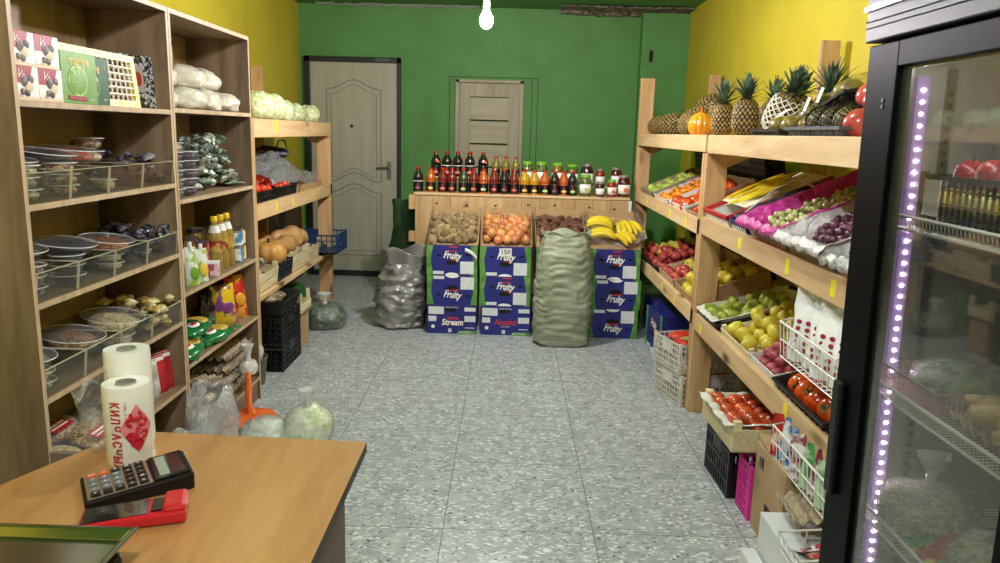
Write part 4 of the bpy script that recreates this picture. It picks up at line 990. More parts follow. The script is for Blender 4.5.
# mango trays near the fridge
m_mango = mat('mango_skin', '#5a5228', '#8a7634', scale=14, rough=.35, rnd=.2, coat=.2); m_pomeg = mat('pomegranate_skin', '#b5403a', '#d8685c', scale=12, rough=.3, rnd=.1, coat=.3)
mango = blob('mango', .042, .042, .058, m_mango, 3, .1, 1)
A = T(1.05, 3.18, Z1) @ RZ(-90); tub_tray('shallow black tray of brown mangoes beside the white netted pineapple', A, .34, .3, .035, m_bcrate, rim=.01, flare=.01)
for k, (x, y) in enumerate(((-.1, .09), (.03, .09), (-.02, .2), (.11, .14))):
    t = put('mango', mango, A @ T(x, y, .05) @ RY(90) @ RX(20*k), 'brownish mango in the shallow black tray', 'mango', 'mangoes in the shallow tray')
solo('paper_tag', MB().box(-.022, .022, -.03, .03, 0, .0015), m_paper, 'small white paper tag on a mango in the shallow tray', 'tag', A @ T(-.03, .075, .10) @ RX(35) @ RZ(25))
A = T(1.27, 2.92, Z1+.002) @ RZ(-90) @ T(0, .0, .02) @ RX(18)
A = T(1.23, 3.15, Z1+.075) @ RZ(-90) @ RX(6) @ RY(-13); 
t = tub_tray('black tray tipped up behind the mangoes, rising towards the fridge', A, .62, .3, .035, m_bcrate, rim=.012)
for k in range(5): put('mango', mango, A @ T(-.2+.1*k, .06+.03*(k % 2), .06) @ RY(90) @ RX(30*k), 'green brown mango in the tipped black tray', 'mango', 'mangoes in the tipped tray')
mb = MB().sheet(20, 8, lambda u, v: Vector(((u-.5)*.5, .02+v*.2, .115+.014*nz((u*8, v*5, 1))-.05*(2*v-1)**2)))
solo('plastic_wrap', mb, m_clear, 'clear wrap over the mangoes in the tipped tray', 'plastic wrap', A)
for k in range(2): solo('paper_tag', MB().box(-.02, .02, -.03, .03, 0, .0015), m_paper, 'white paper tag on the wrapped mangoes, %s one' % ['lower', 'upper'][k], 'tag', A @ T(-.08+.14*k, .012, .085) @ RX(68) @ RZ(-20))
m_gcrate = mat('grey_crate_plastic', '#4a4f55', '#565b61', scale=10, rough=.4)
A = T(1.04, 2.66, Z1) @ RZ(-90); tub_tray('grey plastic tray of net wrapped fruit next to the fridge', A, .46, .36, .04, m_gcrate, rim=.016)
nf = MB(); nf.ell(.05, .05, .062, None, 0, 12, 9)
nfm = nf.mesh('fruit_core', m_mango, 80)
def net_over(r, h, rr=.0022, n=14, k=12):
    mb = MB()
    for q in range(n):
        for sg in (1, -1):
            pts = []
            for j in range(k+1):
                t_ = -PI/2*.8+PI*.85*j/k; a = 2*PI*q/n+sg*j*.23; pts.append((r*math.cos(t_)*math.cos(a), r*math.cos(t_)*math.sin(a), h*math.sin(t_)))
            mb.tube(pts, rr, 3)
    return mb
nom = net_over(.054, .066).mesh('black_net', m_bnet)
for k, (x, y) in enumerate(((-.13, .08), (-.02, .08), (.09, .08), (-.07, .2), (.05, .21))):
    t = thing('netted_fruit', 'round fruit wrapped in black foam net in the grey tray', 'fruit', A @ T(x, y, .062) @ RY(70), 'black netted fruit in the grey tray')
    part('fruit_core', nfm, None, t); part('foam_net', nom, None, t)
for k, (x, y, z) in enumerate(((.06, .16, .145), (.16, .14, .12), (.215, .06, .05))):
    put('pomegranate', blob('pomegranate', .05, .05, .046, m_pomeg, k, .06, 1), A @ T(x, y, z), 'pinkish red pomegranate beside the fridge, %s' % ['on top of the netted fruit', 'half behind the fridge edge', 'lowest one'][k], 'pomegranate', 'pomegranates beside the fridge')

# ------------------------------------------------------------ wire baskets and packets
def wire_basket(label, M, w, d, h, nx=14, ny=6, group=None, slope=.04):
    t = thing('wire_basket', label, 'basket', M, group); r = .0022
    mb = MB(); mb.tube([(-w/2, 0, h), (w/2, 0, h), (w/2, d, h+slope), (-w/2, d, h+slope)], .0042, 6, None, 0, True); part('top_rim', mb, m_wire, t)
    mb = MB()
    for k in range(nx+1):
        x = -w/2+w*k/nx; mb.tube([(x, 0, h), (x, .012, 0), (x, d, 0), (x, d, h+slope)], r, 4)
    part('wire_rib', mb, m_wire, t)
    mb = MB()
    for k in range(ny+1):
        y = .012+(d-.012)*k/ny
        if 0 < k < ny: mb.tube([(-w/2, y, h+slope*k/ny), (-w/2, y, 0), (w/2, y, 0), (w/2, y, h+slope*k/ny)], r, 4)
    mb.tube([(-w/2, .006, h*.5), (w/2, .006, h*.5)], r, 4); mb.tube([(-w/2, .012, 0.0), (w/2, .012, 0)], r, 4)
    part('cross_wire', mb, m_wire, t); return t
# basket with white bags printed with red dots
A = T(1.0, 2.43, .725) @ RZ(-90)
wire_basket('white wire basket of red dotted white packs above the persimmons', A, .48, .16, .13)
m_wpack = mat('white_pack_film', '#e4e4e8', '#f4f4f6', scale=9, rough=.25, bump=.6, bscale=16); m_dot = mat('dark_red_dot', '#9c1f30', rough=.4)
for k in range(4):
    t = thing('printed_pack', 'white plastic pack with rows of dark red dots, %s in the wire basket' % ['leftmost', 'second', 'third', 'nearest the fridge'][k], 'packet', A @ T(-.12+.10*k, .06+.02*(k % 2), .01) @ RZ(38+RN.uniform(-6, 6)) @ RX(-8) @ S(1.25, 1, 1), 'red dotted packs in the basket')
    mb = MB().sheet(16, 18, lambda u, v: Vector(((.062+.004*math.sin(v*9+k))*math.cos(2*PI*u), .032*math.sin(PI*min(1, v*1.0+.12))**.6*math.sin(2*PI*u)+.006*nz((u*7, v*6, k)), v*.235+.004*nz((u*4, v*9, k)))), closeu=True)
    part('pack_body', mb, m_wpack, t)
    mb = MB()
    for i in range(3):
        for j in range(5): mb.ell(.0085, .0085, .0025, T(-.032+.032*i, -.0345+.01*abs(i-1), .045+.024*j) @ RX(90), 0, 8, 4)
    part('dot_print', mb, m_dot, t)
    part('pack_seal', MB().sheet(8, 4, lambda u, v: Vector(((u-.5)*.13, .006*math.sin(u*9), .23+v*.035))), m_wpack, t, solid=.002)
# lower baskets on the rack front
A = T(.99, 2.37, .355) @ RZ(-90)
wire_basket('white wire basket of colourful seed packets hanging below the persimmons', A, .48, .15, .125, nx=15)
pc = [('red', '#b5202c', '#f0d8c8'), ('blue', '#1f6fc0', '#e8e8f0'), ('red', '#c62a2a', '#f6e6c8'), ('pale green', '#bcd8b8', '#4a9a58'), ('white', '#e8e8ea', '#8a2a4a'), ('yellow', '#e2c83a', '#c03a28')]
def packet(M, w, h, cidx, label, group, name='seed_packet', cat='packet'):
    cn, c1, c2 = pc[cidx]; m = mat('packet_'+cn.replace(' ', '_')+str(cidx), c1, c2, scale=16, rough=.3, lo=.48, hi=.56, bump=.1, bscale=30)
    mb = MB().sheet(8, 8, lambda u, v: Vector(((u-.5)*w, -.012*math.sin(PI*u)*math.sin(PI*v), v*h))).sheet(8, 8, lambda u, v: Vector(((u-.5)*w, .012*math.sin(PI*u)*math.sin(PI*v), v*h)))
    return solo(name, mb, m, label, cat, M, group)
for k in range(20):
    ci = [0, 0, 0, 1, 0, 1, 1, 3, 3, 4, 1, 4, 3, 5, 5, 4, 2, 5, 3, 4][k]; cn = pc[ci][0]
    packet(A @ T(-.215+.0225*k, .045+.035*(k % 3), .012+.006*(k % 2)) @ RZ(58+RN.uniform(-8, 8)) @ RX(-10) @ RY(RN.uniform(-8, 8)), .11, .155, ci, '%s seed packet standing in the lower wire basket, %s from its far end' % (cn, (ordn+['sixteenth', 'seventeenth', 'eighteenth', 'nineteenth', 'twentieth'])[k]), 'seed packets in the hanging basket')
A = T(.875, 2.09, .238) @ RZ(-90)
wire_basket('white wire basket on the white carton holding flat packets', A, .17, .24, .06, nx=4, ny=3, slope=.02)
for k in range(5): packet(A @ T(-.04+.02*k, .05+.01*k, .02+.006*k) @ RX(-80) @ RZ(15*k-30), .1, .12, [4, 2, 3, 4, 0][k], '%s packet lying flat across the lowest wire basket, %s in the pile' % (pc[[4, 2, 3, 4, 0][k]][0], ordn[k]), 'flat packets in the lowest basket')
# egg trays
def etray(nx, ny, p=.045, h=.038, name='egg_tray'):
    q = 6; W = nx*q+1; D = ny*q+1
    def fn(u, v):
        X_ = u*nx; Y_ = v*ny; c = math.cos(2*PI*X_)*math.cos(2*PI*Y_); d = math.cos(2*PI*X_)+math.cos(2*PI*Y_)
        z = h*(.5+.25*d) if True else 0
        return Vector(((X_-nx/2)*p, Y_*p, max(.0, z)**1.0))
    return MB().sheet(W, D, fn)
m_pulp = mat('egg_tray_pulp', '#a08e78', '#b8a892', scale=60, rough=.9, bump=.3, bscale=200)

# ------------------------------------------------------------ on the floor under the right racks
A = T(.955, 2.845, 0) @ RZ(-90)
mcb = mat('plain_brown_box', '#a98b66', '#b79a75', scale=6, rough=.8)
t = thing('cardboard_box', 'tall brown cardboard box between the pink crate and the white box', 'box', T(1.05, 2.52, 0))
part('box_body', MB().box(-.055, .32, -.06, .25, 0, .35), mcb, t, bevel=.003)
part('top_flap', MB().box(-.053, .32, -.055, .10, .352, .356), mcb, t); part('top_flap', MB().box(-.053, .32, .104, .248, .352, .356, M=T(0, .1, .35) @ RX(10) @ T(0, -.1, -.35)), mcb, t)
mb = MB(); B = T(-.0558, .2, .28) @ RZ(-90) @ RX(90)
for k, (x, hh_) in enumerate(((0, .03), (.02, .035), (.035, .035))): mb.box(x, x+.008, 0, hh_, 0, .001, B)
mb.box(-.005, .05, -.01, -.006, 0, .001, B); mb.box(.09, .16, -.16, -.12, 0, .001, B)
part('printed_mark', mb, m_ink, t)
lattice_crate('bright pink plastic crate squeezed beside the brown cardboard box', T(.99, 2.87, 0) @ RZ(-90), .15, .34, .22, mat('pink_plastic', '#e23aa6', rough=.4), nx=6, nzz=6, handle=False)
solo('plastic_bag', MB().ell(.05, .09, .05, None, 0, 12, 8, lambda v: v*(1+.3*nz(v*25))), m_white, 'white plastic bag inside the pink crate', 'plastic bag', T(1.1, 2.86, .16))
t = thing('white_box', 'glossy white carton standing in front of the brown box by the fridge', 'box', T(.905, 2.035, 0))
part('box_body', MB().box(0, .36, 0, .39, 0, .235), mat('white_box_card', '#d9dadd', rough=.35), t, bevel=.004)
mb = MB()
for k in range(4): mb.box(-.0008, .0, .12+.035*k, .14+.035*k, .05, .13)
part('printed_mark', mb, m_gcard, t)
solo('white_board', MB().box(0, .05, 0, .36, 0, .10), mat('white_box_card', '#d9dadd'), 'low white block on the floor in front of the white carton', 'board', T(.845, 2.06, 0), bevel=.003)
A = T(1.02, 2.40, .375) @ RZ(-90)
solo('egg_tray', etray(5, 5), m_pulp, 'grey pulp egg tray lying bumps up on the brown cardboard box', 'egg tray', T(.945, 2.30, .285) @ RZ(-95) @ RX(8) @ RY(-4), solid=.003)
# black crate with the crate of persimmons
lattice_crate('black plastic crate on the floor carrying the persimmon crate', T(.955, 3.14, 0) @ RZ(-88), .32, .40, .26, m_bcrate, nx=10, nzz=4, bar=.012)
A = T(.915, 3.05, .268) @ RZ(-88)
lath_crate('pale wooden crate of small persimmons standing on the black crate', A, .42, .45, .095, None, 1, m_lathX, m_lath, hp=.125, post=.03)
floor_liner(A @ T(0, .012, .0), .38, .42, .085, m_linerp, 'white paper lining the crate of small persimmons', seed=13, drop=0)
sp = []
for j in range(6):
    for i in range(5): sp.append((-.15+.072*i+(.03 if j % 2 else 0)+RN.uniform(-.008, .008), .045+.068*j, .03+RN.uniform(-.006, .012)))
m_pers2 = mat('dark_persimmon_skin', '#a53416', '#cc5424', scale=12, rough=.25, rnd=.2, coat=.5)
pm2 = fruit('persimmon', .038, .034, m_pers2, .08, False, 16)
for x, y, dz in sp: put('persimmon', pm2, A @ T(x, y, .055+dz) @ rrot(), 'small dark persimmon heaped in the pale crate near the floor', 'persimmon', 'small persimmons in the low crate')
# white crates
for k, (z, dx) in enumerate(((0, 0), (.178, -.012))):
    A = T(1.185+dx, 4.12-dx*2, z) @ RZ(16)
    lattice_crate('white plastic crate behind the rack post, %s of two' % ['lower', 'upper'][k], A @ T(0, 0, 0), .38, .32, .175, m_wcrate, nx=12, nzz=5, bar=.007)
    if k:
        m_rnet = mat('red_net_bag', '#b02018', '#d8402a', scale=40, rough=.5, rnd=.1)
        for q, (x, y) in enumerate(((-.1, .08), (.03, .1), (.12, .2), (-.06, .22))):
            solo('net_bag', MB().ell(.085, .065, .03, None, 0, 12, 8, lambda v: v*(1+.2*nz(v*22, 1, q))), m_rnet, 'red net bag in the upper white crate, %s' % ['front left', 'front right', 'rear right', 'rear left'][q], 'net bag', A @ T(x, y, .165), 'red net bags in the upper white crate')
        t = thing('bag_label', 'oval picture label on the front left red net bag', 'label', A @ T(-.1, .07, .195)); part('label_card', MB().ell(.06, .04, .004, None, 0, 16, 5), mat('beige_label', '#c9a86a', '#7d8a3a', scale=40, rough=.5), t)
    else:
        for q in range(5): put('carrot', blob('carrot', .03, .03, .05, m_tang, q, .1), A @ T(-.13+.07*q, .14, .15) @ RY(80), 'orange root in the lower white crate', 'carrot', 'orange roots in the lower white crate')
# blue cartons lying under the far rack
print_carton('blue fruit carton on the floor under the far rack, front one', T(1.06, 5.22, 0) @ RZ(-84), .375, .3, .29, 'leaf', 'blue cartons under the far rack')
print_carton('blue fruit carton on the floor under the far rack, rear one', T(1.10, 5.62, 0) @ RZ(-84), .375, .3, .29, 'leaf', 'blue cartons under the far rack')
# the tied green sack in front of the cartons
m_sack = mat('olive_sack', '#868c72', '#a6aa92', scale=7, rough=.4, bump=.6, bscale=26, stretch=(.6, .6, 2), coat=.1)
def sack(w, d, h, seed, top=1.0, lean=0, fold=.012, ff=26, sq=3.0):
    def fn(u, v):
        a = 2*PI*u; c, s_ = math.cos(a), math.sin(a); e = 2/sq
        x = abs(c)**e*(1 if c > 0 else -1); y = abs(s_)**e*(1 if s_ > 0 else -1)
        prof = (1+.10*math.sin(PI*(1-v)**.7*.9))*(1-.18*v**4)*(min(1, .82+v*5))
        if v > .9: prof *= 1-(v-.9)*3.2*(1-top)
        q_ = nz((c*1.3, s_*1.3, v*2.2), 1, seed+4); f = fold*(.35+.9*abs(q_))*math.sin(v*ff*(1+.12*q_)+7*nz((c*1.2, s_*1.2, v*3), 1, seed)+3*nz((c*3, v*9, s_), 1, seed+1))+fold*1.8*nz((c*2.2, s_*2.2, v*9), 1, seed+2)+fold*nz((c*5, s_*5, v*22), 1, seed+3)
        X_ = x*w/2*prof; Y_ = y*d/2*prof
        return Vector((X_+c*f+lean*v*v, Y_+s_*f, v*h+.008*nz((c*3, s_*3, 1), 1, seed)*(v > .9)*2))
    mb = MB().sheet(72, 90, fn, closeu=True)
    n = 72; o = len(mb.v); zc = Vector((lean, 0, h-.012)); mb.v.append(zc); r0 = 89*n
    for i in range(n): mb.f.append([r0+i, r0+(i+1) % n, o]); mb.m.append(0); mb.s.append(True)
    mb.v.append(Vector((0, 0, .0)))
    for i in range(n): mb.f.append([(i+1) % n, i, o+1]); mb.m.append(0); mb.s.append(True)
    return mb
t = thing('green_sack', 'tall full olive green sack standing in front of the fruit cartons', 'sack', T(.405, 5.335, 0) @ RY(1))
part('sack_body', sack(.38, .28, .80, 2, .9, .0, .0062, 88, 3.2), m_sack, t)
mb = MB().sheet(40, 6, lambda u, v: Vector(((.16+.02*v)*math.cos(2*PI*u)+.012*math.sin(14*u), (.10+.02*v)*math.sin(2*PI*u), .785+.03*v+.018*math.sin(u*31)*v)), closeu=True)
part('sack_hem', mb, m_sack, t, solid=.003)

for k, y in enumerate((5.72, 4.85)):
    lattice_crate('black crate standing on end behind the middle shelf fruit, %s' % ['far one', 'near one'][k], T(1.50, y, 1.225) @ RZ(-90) @ RX(8), .80, .12, .19, m_bcrate, nx=30, nzz=5, bar=.012)
    lattice_crate('black crate standing on end behind the lower shelf apples, %s' % ['far one', 'near one'][k], T(1.50, y, .66) @ RZ(-90) @ RX(8), .80, .12, .30, m_bcrate, nx=34, nzz=7, bar=.013)
# ------------------------------------------------------------ glass door fridge
FM = T(.927, 1.20, 0) @ RY(-1.0)
t = thing('display_fridge', 'tall black glass door fridge with lit strip standing against the right racks', 'fridge', FM)
W_, D_, H_ = .785, .62, 1.99
m_fin = mat('fridge_inside', '#8b8a80', '#97968c', scale=3, rough=.5); m_fout = mat('fridge_black', '#030303', rough=.45, spec=.08); m_can = mat('canopy_grey', '#24262a', '#2c2f34', scale=6, rough=.45, metal=0)
m_alu = mat('brushed_aluminium', '#6f706c', '#85867f', scale=30, rough=.35, metal=.8, stretch=(1, 1, .05))
part('side_wall', MB().box(.03, D_, 0, .03, .1, 1.74, mf={'+y': 1}), [m_fout, m_fin], t); part('side_wall', MB().box(.03, D_, W_-.03, W_, .1, 1.74, mf={'-y': 1}), [m_fout, m_fin], t)
part('back_wall', MB().box(D_-.03, D_, .03, W_-.03, .1, 1.74, mf={'-x': 1}), [m_fout, m_fin], t)
part('inner_floor', MB().box(.03, D_-.03, .03, W_-.03, .1, .2, mf={'+z': 1}), [m_fout, m_fin], t); part('inner_ceiling', MB().box(.03, D_-.03, .03, W_-.03, 1.70, 1.74, mf={'-z': 1}), [m_fout, m_fin], t)
part('added_fill_strip', MB().box(.08, .11, .1, W_-.1, 1.685, 1.699), mat('fridge_fill_glow', '#ffffff', emit='#f4f0ff', es=5), t)  # glowing strip added out of sight behind the top rail to brighten the interior
part('base_grille', MB().box(.02, .03, 0, W_, .03, .19), m_fout, t)
for y in (.05, W_-.05):
    for x in (.08, D_-.06): part('foot', MB().lathe([(.02, 0), (.02, .03), (.012, .035), (.012, .1)], 10, T(x, y, 0.002)), m_fout, t)
part('canopy', MB().box(-.012, D_, -.003, W_+.003, 1.742, H_), m_can, t, bevel=.004)
for z, h in ((1.775, .006), (1.79, .004)): part('canopy_rib', MB().box(-.016, -.011, 0, W_, z, z+h), m_can, t, bevel=.0015)
part('chrome_strip', MB().box(-.02, -.011, -.003, W_+.003, 1.817, 1.828), mat('chrome', '#d8d8d4', rough=.15, metal=.9), t)
d = part('door', MB().box(-.0, .03, W_-.150, W_, .21, 1.735).box(-.0, .03, 0, .085, .21, 1.735).box(0, .03, .085, W_-.15, 1.675, 1.735).box(0, .03, .085, W_-.15, .21, .30), m_fout, t, bevel=.003)
part('door_glass', MB().box(.012, .016, .085, W_-.15, .30, 1.675), film('door_glass_pane', '#d8dad4', .02, .02, edge=.8, tint='#e2e4de'), d)
part('inner_frame', MB().box(.016, .022, W_-.190, W_-.150, .30, 1.675).box(.016, .022, .085, W_-.195, 1.668, 1.68), m_alu, d)
part('door_handle', MB().box(-.018, 0, W_-.062, W_-.018, .55, .87), m_black, d, bevel=.006)
for z in (1.585, 1.6): part('hinge_screw', MB().lathe([(.005, 0), (.005, .002)], 8, T(-.001, W_-.1, z) @ RY(-90)), m_alu, d)
# led strip up the far inside corner
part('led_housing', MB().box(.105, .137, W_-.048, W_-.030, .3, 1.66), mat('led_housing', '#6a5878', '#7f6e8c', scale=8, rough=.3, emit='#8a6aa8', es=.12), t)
mb = MB()
for k in range(46): mb.box(.118, .124, W_-.051, W_-.048, .32+k*.029, .326+k*.029)
part('led_lamp', mb, mat('led_glow', '#ffffff', emit='#f6e6ff', es=26), t)
mb = MB().box(.185, .21, W_-.034, W_-.030, .22, 1.68, m=0)
for k in range(48): mb.box(.192, .203, W_-.0355, W_-.034, .25+k*.029, .263+k*.029, m=1)
part('shelf_rail', mb, [m_alu, m_dark], t)
for sz in (1.322, .885, .535):
    mb = MB(); 
    for z in (0, -.032): mb.tube([(.075, .04, sz+z), (.075, W_-.04, sz+z)], .0035 if z else .0048, 6)
    for k in range(46): y = .045+k*(W_-.09)/45; mb.tube([(.5, y, sz-.03), (.08, y, sz-.032), (.073, y, sz)], .0016, 4)
    for x in (.2, .35, .5): mb.tube([(x, .04, sz-.036), (x, W_-.04, sz-.036)], .003, 4)
    part('wire_shelf', mb, m_wire, t)
# fridge contents (things of their own)
def fr(x, y, z): return FM @ T(x, y, z)
lattice_crate('black lattice crate of fruit on the top fridge shelf', fr(.11, W_/2-.02, 1.296) @ RZ(-90), .62, .33, .13, m_bcrate, nx=26, nzz=4, bar=.004, handle=False)
solo('paper_label', MB().box(-.033, .033, -.002, 0, 0, .085), m_paper, 'white paper label on the black lattice crate in the fridge', 'label', fr(.105, W_-.17, 1.33) @ RZ(-90))
for k in range(16): put('apple', apple('gyg'[k % 3]), fr(.15+.085*(k//8), .09+.075*(k % 8), 1.36) @ rrot(), 'yellow green apple inside the black crate in the fridge', 'apple', 'apples in the fridge crate')
for k in range(14): put('apple', apple('r'), fr(.17+.08*(k//7), .09+.082*(k % 7), 1.43) @ rrot(), 'dull red apple on top of the black crate in the fridge', 'apple', 'red apples in the fridge crate')
m_pkt = film('pinkish_basket', '#e8b8bc', .35, .3, tint='#f8e0e2')
A = fr(.09, W_-.18, .872+.004) @ RZ(-90)
t2 = thing('plastic_basket', 'see-through pinkish basket of bagged greens on the middle fridge shelf', 'basket', A)
mb = MB(); grid_wall(mb, T(0, 0, 0), .27, .055, 26, 2, .002, .003, .006); grid_wall(mb, T(-.135, .14, 0) @ RZ(90), .28, .055, 22, 2, .002, .003, .006); grid_wall(mb, T(.135, .14, 0) @ RZ(90), .28, .055, 22, 2, .002, .003, .006)
part('basket_wall', mb, mat('pinkish_plastic', '#c99a9c', rough=.4), t2); part('basket_base', MB().box(-.135, .135, 0, .28, 0, .004), mat('pinkish_plastic', '#c99a9c'), t2)
def bagged(label, M, rx, ry, rz, fill, seed=0, name='filled_bag', cat='bag', knot=True, group=None, bagm=None, lumps=14, fs=.3):
    t = thing(name, label, cat, M, group)
    def f(s):
        def g(v):
            n = nz((v.x*s/rx, v.y*s/ry, v.z*s/rz), 1.6, seed)*.16+nz((v.x*s/rx, v.y*s/ry, v.z*s/rz), 4, seed)*.07; q = v*(1+n)
            if q.z < -rz*.55: q.z = -rz*.55+(q.z+rz*.55)*.2
            return q
        return g
    part('contents', MB().ell(rx*.93, ry*.93, rz*.9, T(0, 0, rz*.62), 0, 30, 20, f(1.05)), fill, t)
    part('bag_film', MB().ell(rx, ry, rz, T(0, 0, rz*.62), 0, 36, 24, f(1)), bagm or m_clear, t)
    if knot:
        mb = MB().sheet(14, 8, lambda u, v: Vector(((.012+.05*rx/.1*abs(v-.35)**1.5+.01*math.sin(u*25)*v)*math.cos(2*PI*u), (.012+.05*abs(v-.35)**1.5)*math.sin(2*PI*u), rz*1.42+v*.09)), closeu=True)
        part('bag_knot', mb, m_knot, t, solid=.001)
    return t
m_knot = film('bag_knot_film', '#f4f4f4', .45, .2, wr=.5, edge=.4)
m_fillg = mat('green_salad', '#2f4a24', '#7d9a62', scale=26, rough=.6, lo=.42, hi=.6, bump=.5, bscale=40); m_noodle = mat('pale_noodles', '#8f8468', '#cfc6a8', scale=24, rough=.6, bump=.9, bscale=45, dist=3, lo=.4, hi=.6)
bagged('clear bag of dark greens in the pinkish fridge basket', A @ T(0, .13, .006), .115, .11, .055, m_fillg, 2, knot=False)
m_ging = mat('ginger_skin', '#a88a4c', '#c9ae70', scale=20, rough=.6, bump=.2)
for k, (x, y, z, s) in enumerate(((.16, .37, .93, 1), (.13, .28, .935, 1.15), (.13, .18, .93, 1.1), (.2, .12, .94, 1.1))):
    mb = MB()
    mb.tube([(-.06, 0, 0), (-.02, .01, .006), (.03, 0, .004), (.07, .012, 0)], [.014, .026, .022, .012], 10); mb.tube([(0, 0, 0), (.012, .035, .012), (.02, .055, .015)], [.02, .018, .009], 9); mb.tube([(-.02, 0, 0), (-.035, -.03, .01)], [.016, .009], 8)
    put('ginger_root', mb.mesh('ginger_root', m_ging, 80), fr(x, y, z) @ RZ(40*k+60) @ S(s, s, s), 'knobbly tan ginger root on the middle fridge shelf', 'ginger', 'ginger roots in the fridge')
t3 = solo('egg_tray', etray(5, 5), m_pulp, 'grey pulp tray tipped on the middle fridge shelf under the ginger', 'egg tray', fr(.10, .33, .868) @ RZ(-95) @ RX(6), solid=.003)
corn = MB().tube([(-.09, 0, 0), (-.05, 0, 0), (.04, 0, 0), (.09, 0, .0)], [.012, .027, .027, .01], 12).mesh('corn_cob', mat('corn_husk', '#a99b50', '#c4bc78', scale=40, rough=.6, stretch=(.2, 1, 1)), 70)
for k, (y, x) in enumerate(((.33, .3), (.22, .33), (.12, .30))): put('corn_cob', corn, fr(x, y, .97+.02*(k % 2)) @ RZ(75), 'pale yellow cob at the back of the middle fridge shelf', 'corn', 'cobs at the back of the fridge')
bagged('clear knotted bag of pale noodle strands on the low fridge shelf', fr(.19, W_-.17, .508), .125, .125, .085, m_noodle, 5)
bagged('second clear bag of noodle strands behind the first in the fridge', fr(.22, W_-.41, .508), .11, .10, .08, m_noodle, 7, knot=False)
bagged('brownish bag of noodle strands nearest the fridge hinge side', fr(.22, W_-.60, .508), .09, .10, .085, mat('brown_noodles', '#7d6a50', '#b59d7c', scale=26, rough=.6, bump=.9, bscale=45, dist=3), 9, knot=False)
for k in range(4): packet(fr(.10, .33+.07*k, .515) @ RZ(-90) @ RX(-60), .08, .12, [5, 3, 5, 3][k], '%s packet lying at the front of the low fridge shelf, %s from the hinge' % (pc[[5, 3, 5, 3][k]][0], ordn[k]), 'packets on the low fridge shelf')
bagged('bag of leafy greens at the front of the low fridge shelf', fr(.13, .2, .51), .06, .09, .045, m_fillg, 11, knot=False)
# ------------------------------------------------------------ bookcase contents, nearer unit
def face(x, y, z): return frame((x, y, z), (0, 1, 0), (0, 0, 1))       # x along the shelf, y up, z towards the aisle
m_wbox = mat('white_tea_box', '#e2dfdb', rough=.45); m_rbox = mat('red_box_print', '#9c1420', rough=.45); m_brown = mat('brown_box_print', '#6a5a4c', '#2c2830', scale=70, rough=.5, lo=.45, hi=.55)
m_cream = mat('cream_print', '#d8c2a0', rough=.5)
for k in range(4):
    c, r = k % 2, k//2; y0 = 2.128+.119*c; z0 = 1.554+.0955*r; w_, h_ = .117, .094
    t = thing('tea_box', 'white box with red corner and berries, %s of the four on the top shelf' % ['lower left', 'lower right', 'upper left', 'upper right'][k], 'box', face(-1.372-.004*r, y0, z0), 'red and white boxes on the top shelf')
    part('box_body', MB().box(0, w_, 0, h_, -.09, 0), m_wbox, t, bevel=.001)
    mb = MB().prism([(0, h_*.5), (w_*.62, h_*.5), (w_*.78, h_), (0, h_)], 0, .0005, None, 0)
    for q, (a, b, rr) in enumerate(((.45, .55, .02), (.6, .42, .022), (.35, .25, .012), (.52, .22, .014), (.68, .62, .016))): mb.ell(w_*rr*8, w_*rr*7, .002, T(w_*a, h_*b, .0008), 1 if q != 1 else 2, 10, 5)
    mb.prism([(0, 0), (w_, 0), (w_, h_*.08), (0, h_*.12)], 0, .0004, None, 2)
    lettering(mb, 'Va', .034, T(w_*.3, h_*.75, .0009) @ RZ(-12), 3, ital=.3); lettering(mb, '100', .014, T(w_*.25, h_*.13, .0009), 0)
    part('box_print', mb, [m_rbox, m_brown, m_cream, m_wbox], t)
m_lg = mat('light_green_box', '#5c8f1c', '#6d9f28', scale=12, rough=.45); m_dg = mat('dark_green_box', '#144e1e', '#1c5a26', scale=10, rough=.45)
m_disc = mat('green_slice_print', '#7ea84a', '#c2d88a', scale=30, rough=.5); m_gold = mat('gold_letters', '#d8b83c', rough=.4)
t = thing('green_box', 'light green box with round green picture on the top shelf', 'box', face(-1.374, 2.366, 1.554)); w_, h_ = .2, .158
part('box_body', MB().box(0, w_, 0, h_, -.05, 0), m_lg, t, bevel=.001)
mb = MB().ell(.058, .05, .002, T(.088, .07, .001), 0, 22, 5).ell(.05, .043, .002, T(.088, .07, .0022), 3, 22, 5)
for q in range(8): mb.box(-.001, .001, .008, .045, 0, .0042, T(.088, .07, 0) @ RZ(45*q+10))
lettering(mb, 'marlye', .042, T(.1, .132, .001), 1, bold=.02); mb.prism([(.03, .012), (.13, .008), (.135, .022), (.03, .024)], 0, .003, None, 2); lettering(mb, 'smart', .012, T(.165, .015, .001), 4)
part('box_print', mb, [m_disc, m_gold, m_rbox, m_lg, m_wbox], t)
t = thing('green_box', 'dark green box with gold letters beside the light green box', 'box', face(-1.388, 2.555, 1.554) @ RY(4)); w_ = .135; h_ = .155
part('box_body', MB().box(0, w_, 0, h_, -.04, 0), m_dg, t, bevel=.001)
mb = MB(); lettering(mb, 'ye', .045, T(.045, .118, .001), 0, bold=.02); lettering(mb, '5', .02, T(.105, .125, .001), 0); mb.ell(.024, .034, .002, T(.035, .06, .001), 1, 14, 5).ell(.012, .02, .002, T(.038, .06, .003), 2, 12, 5); lettering(mb, 'green', .012, T(.1, .02, .001), 3)
part('box_print', mb, [m_gold, m_disc, m_brown, m_wbox], t)
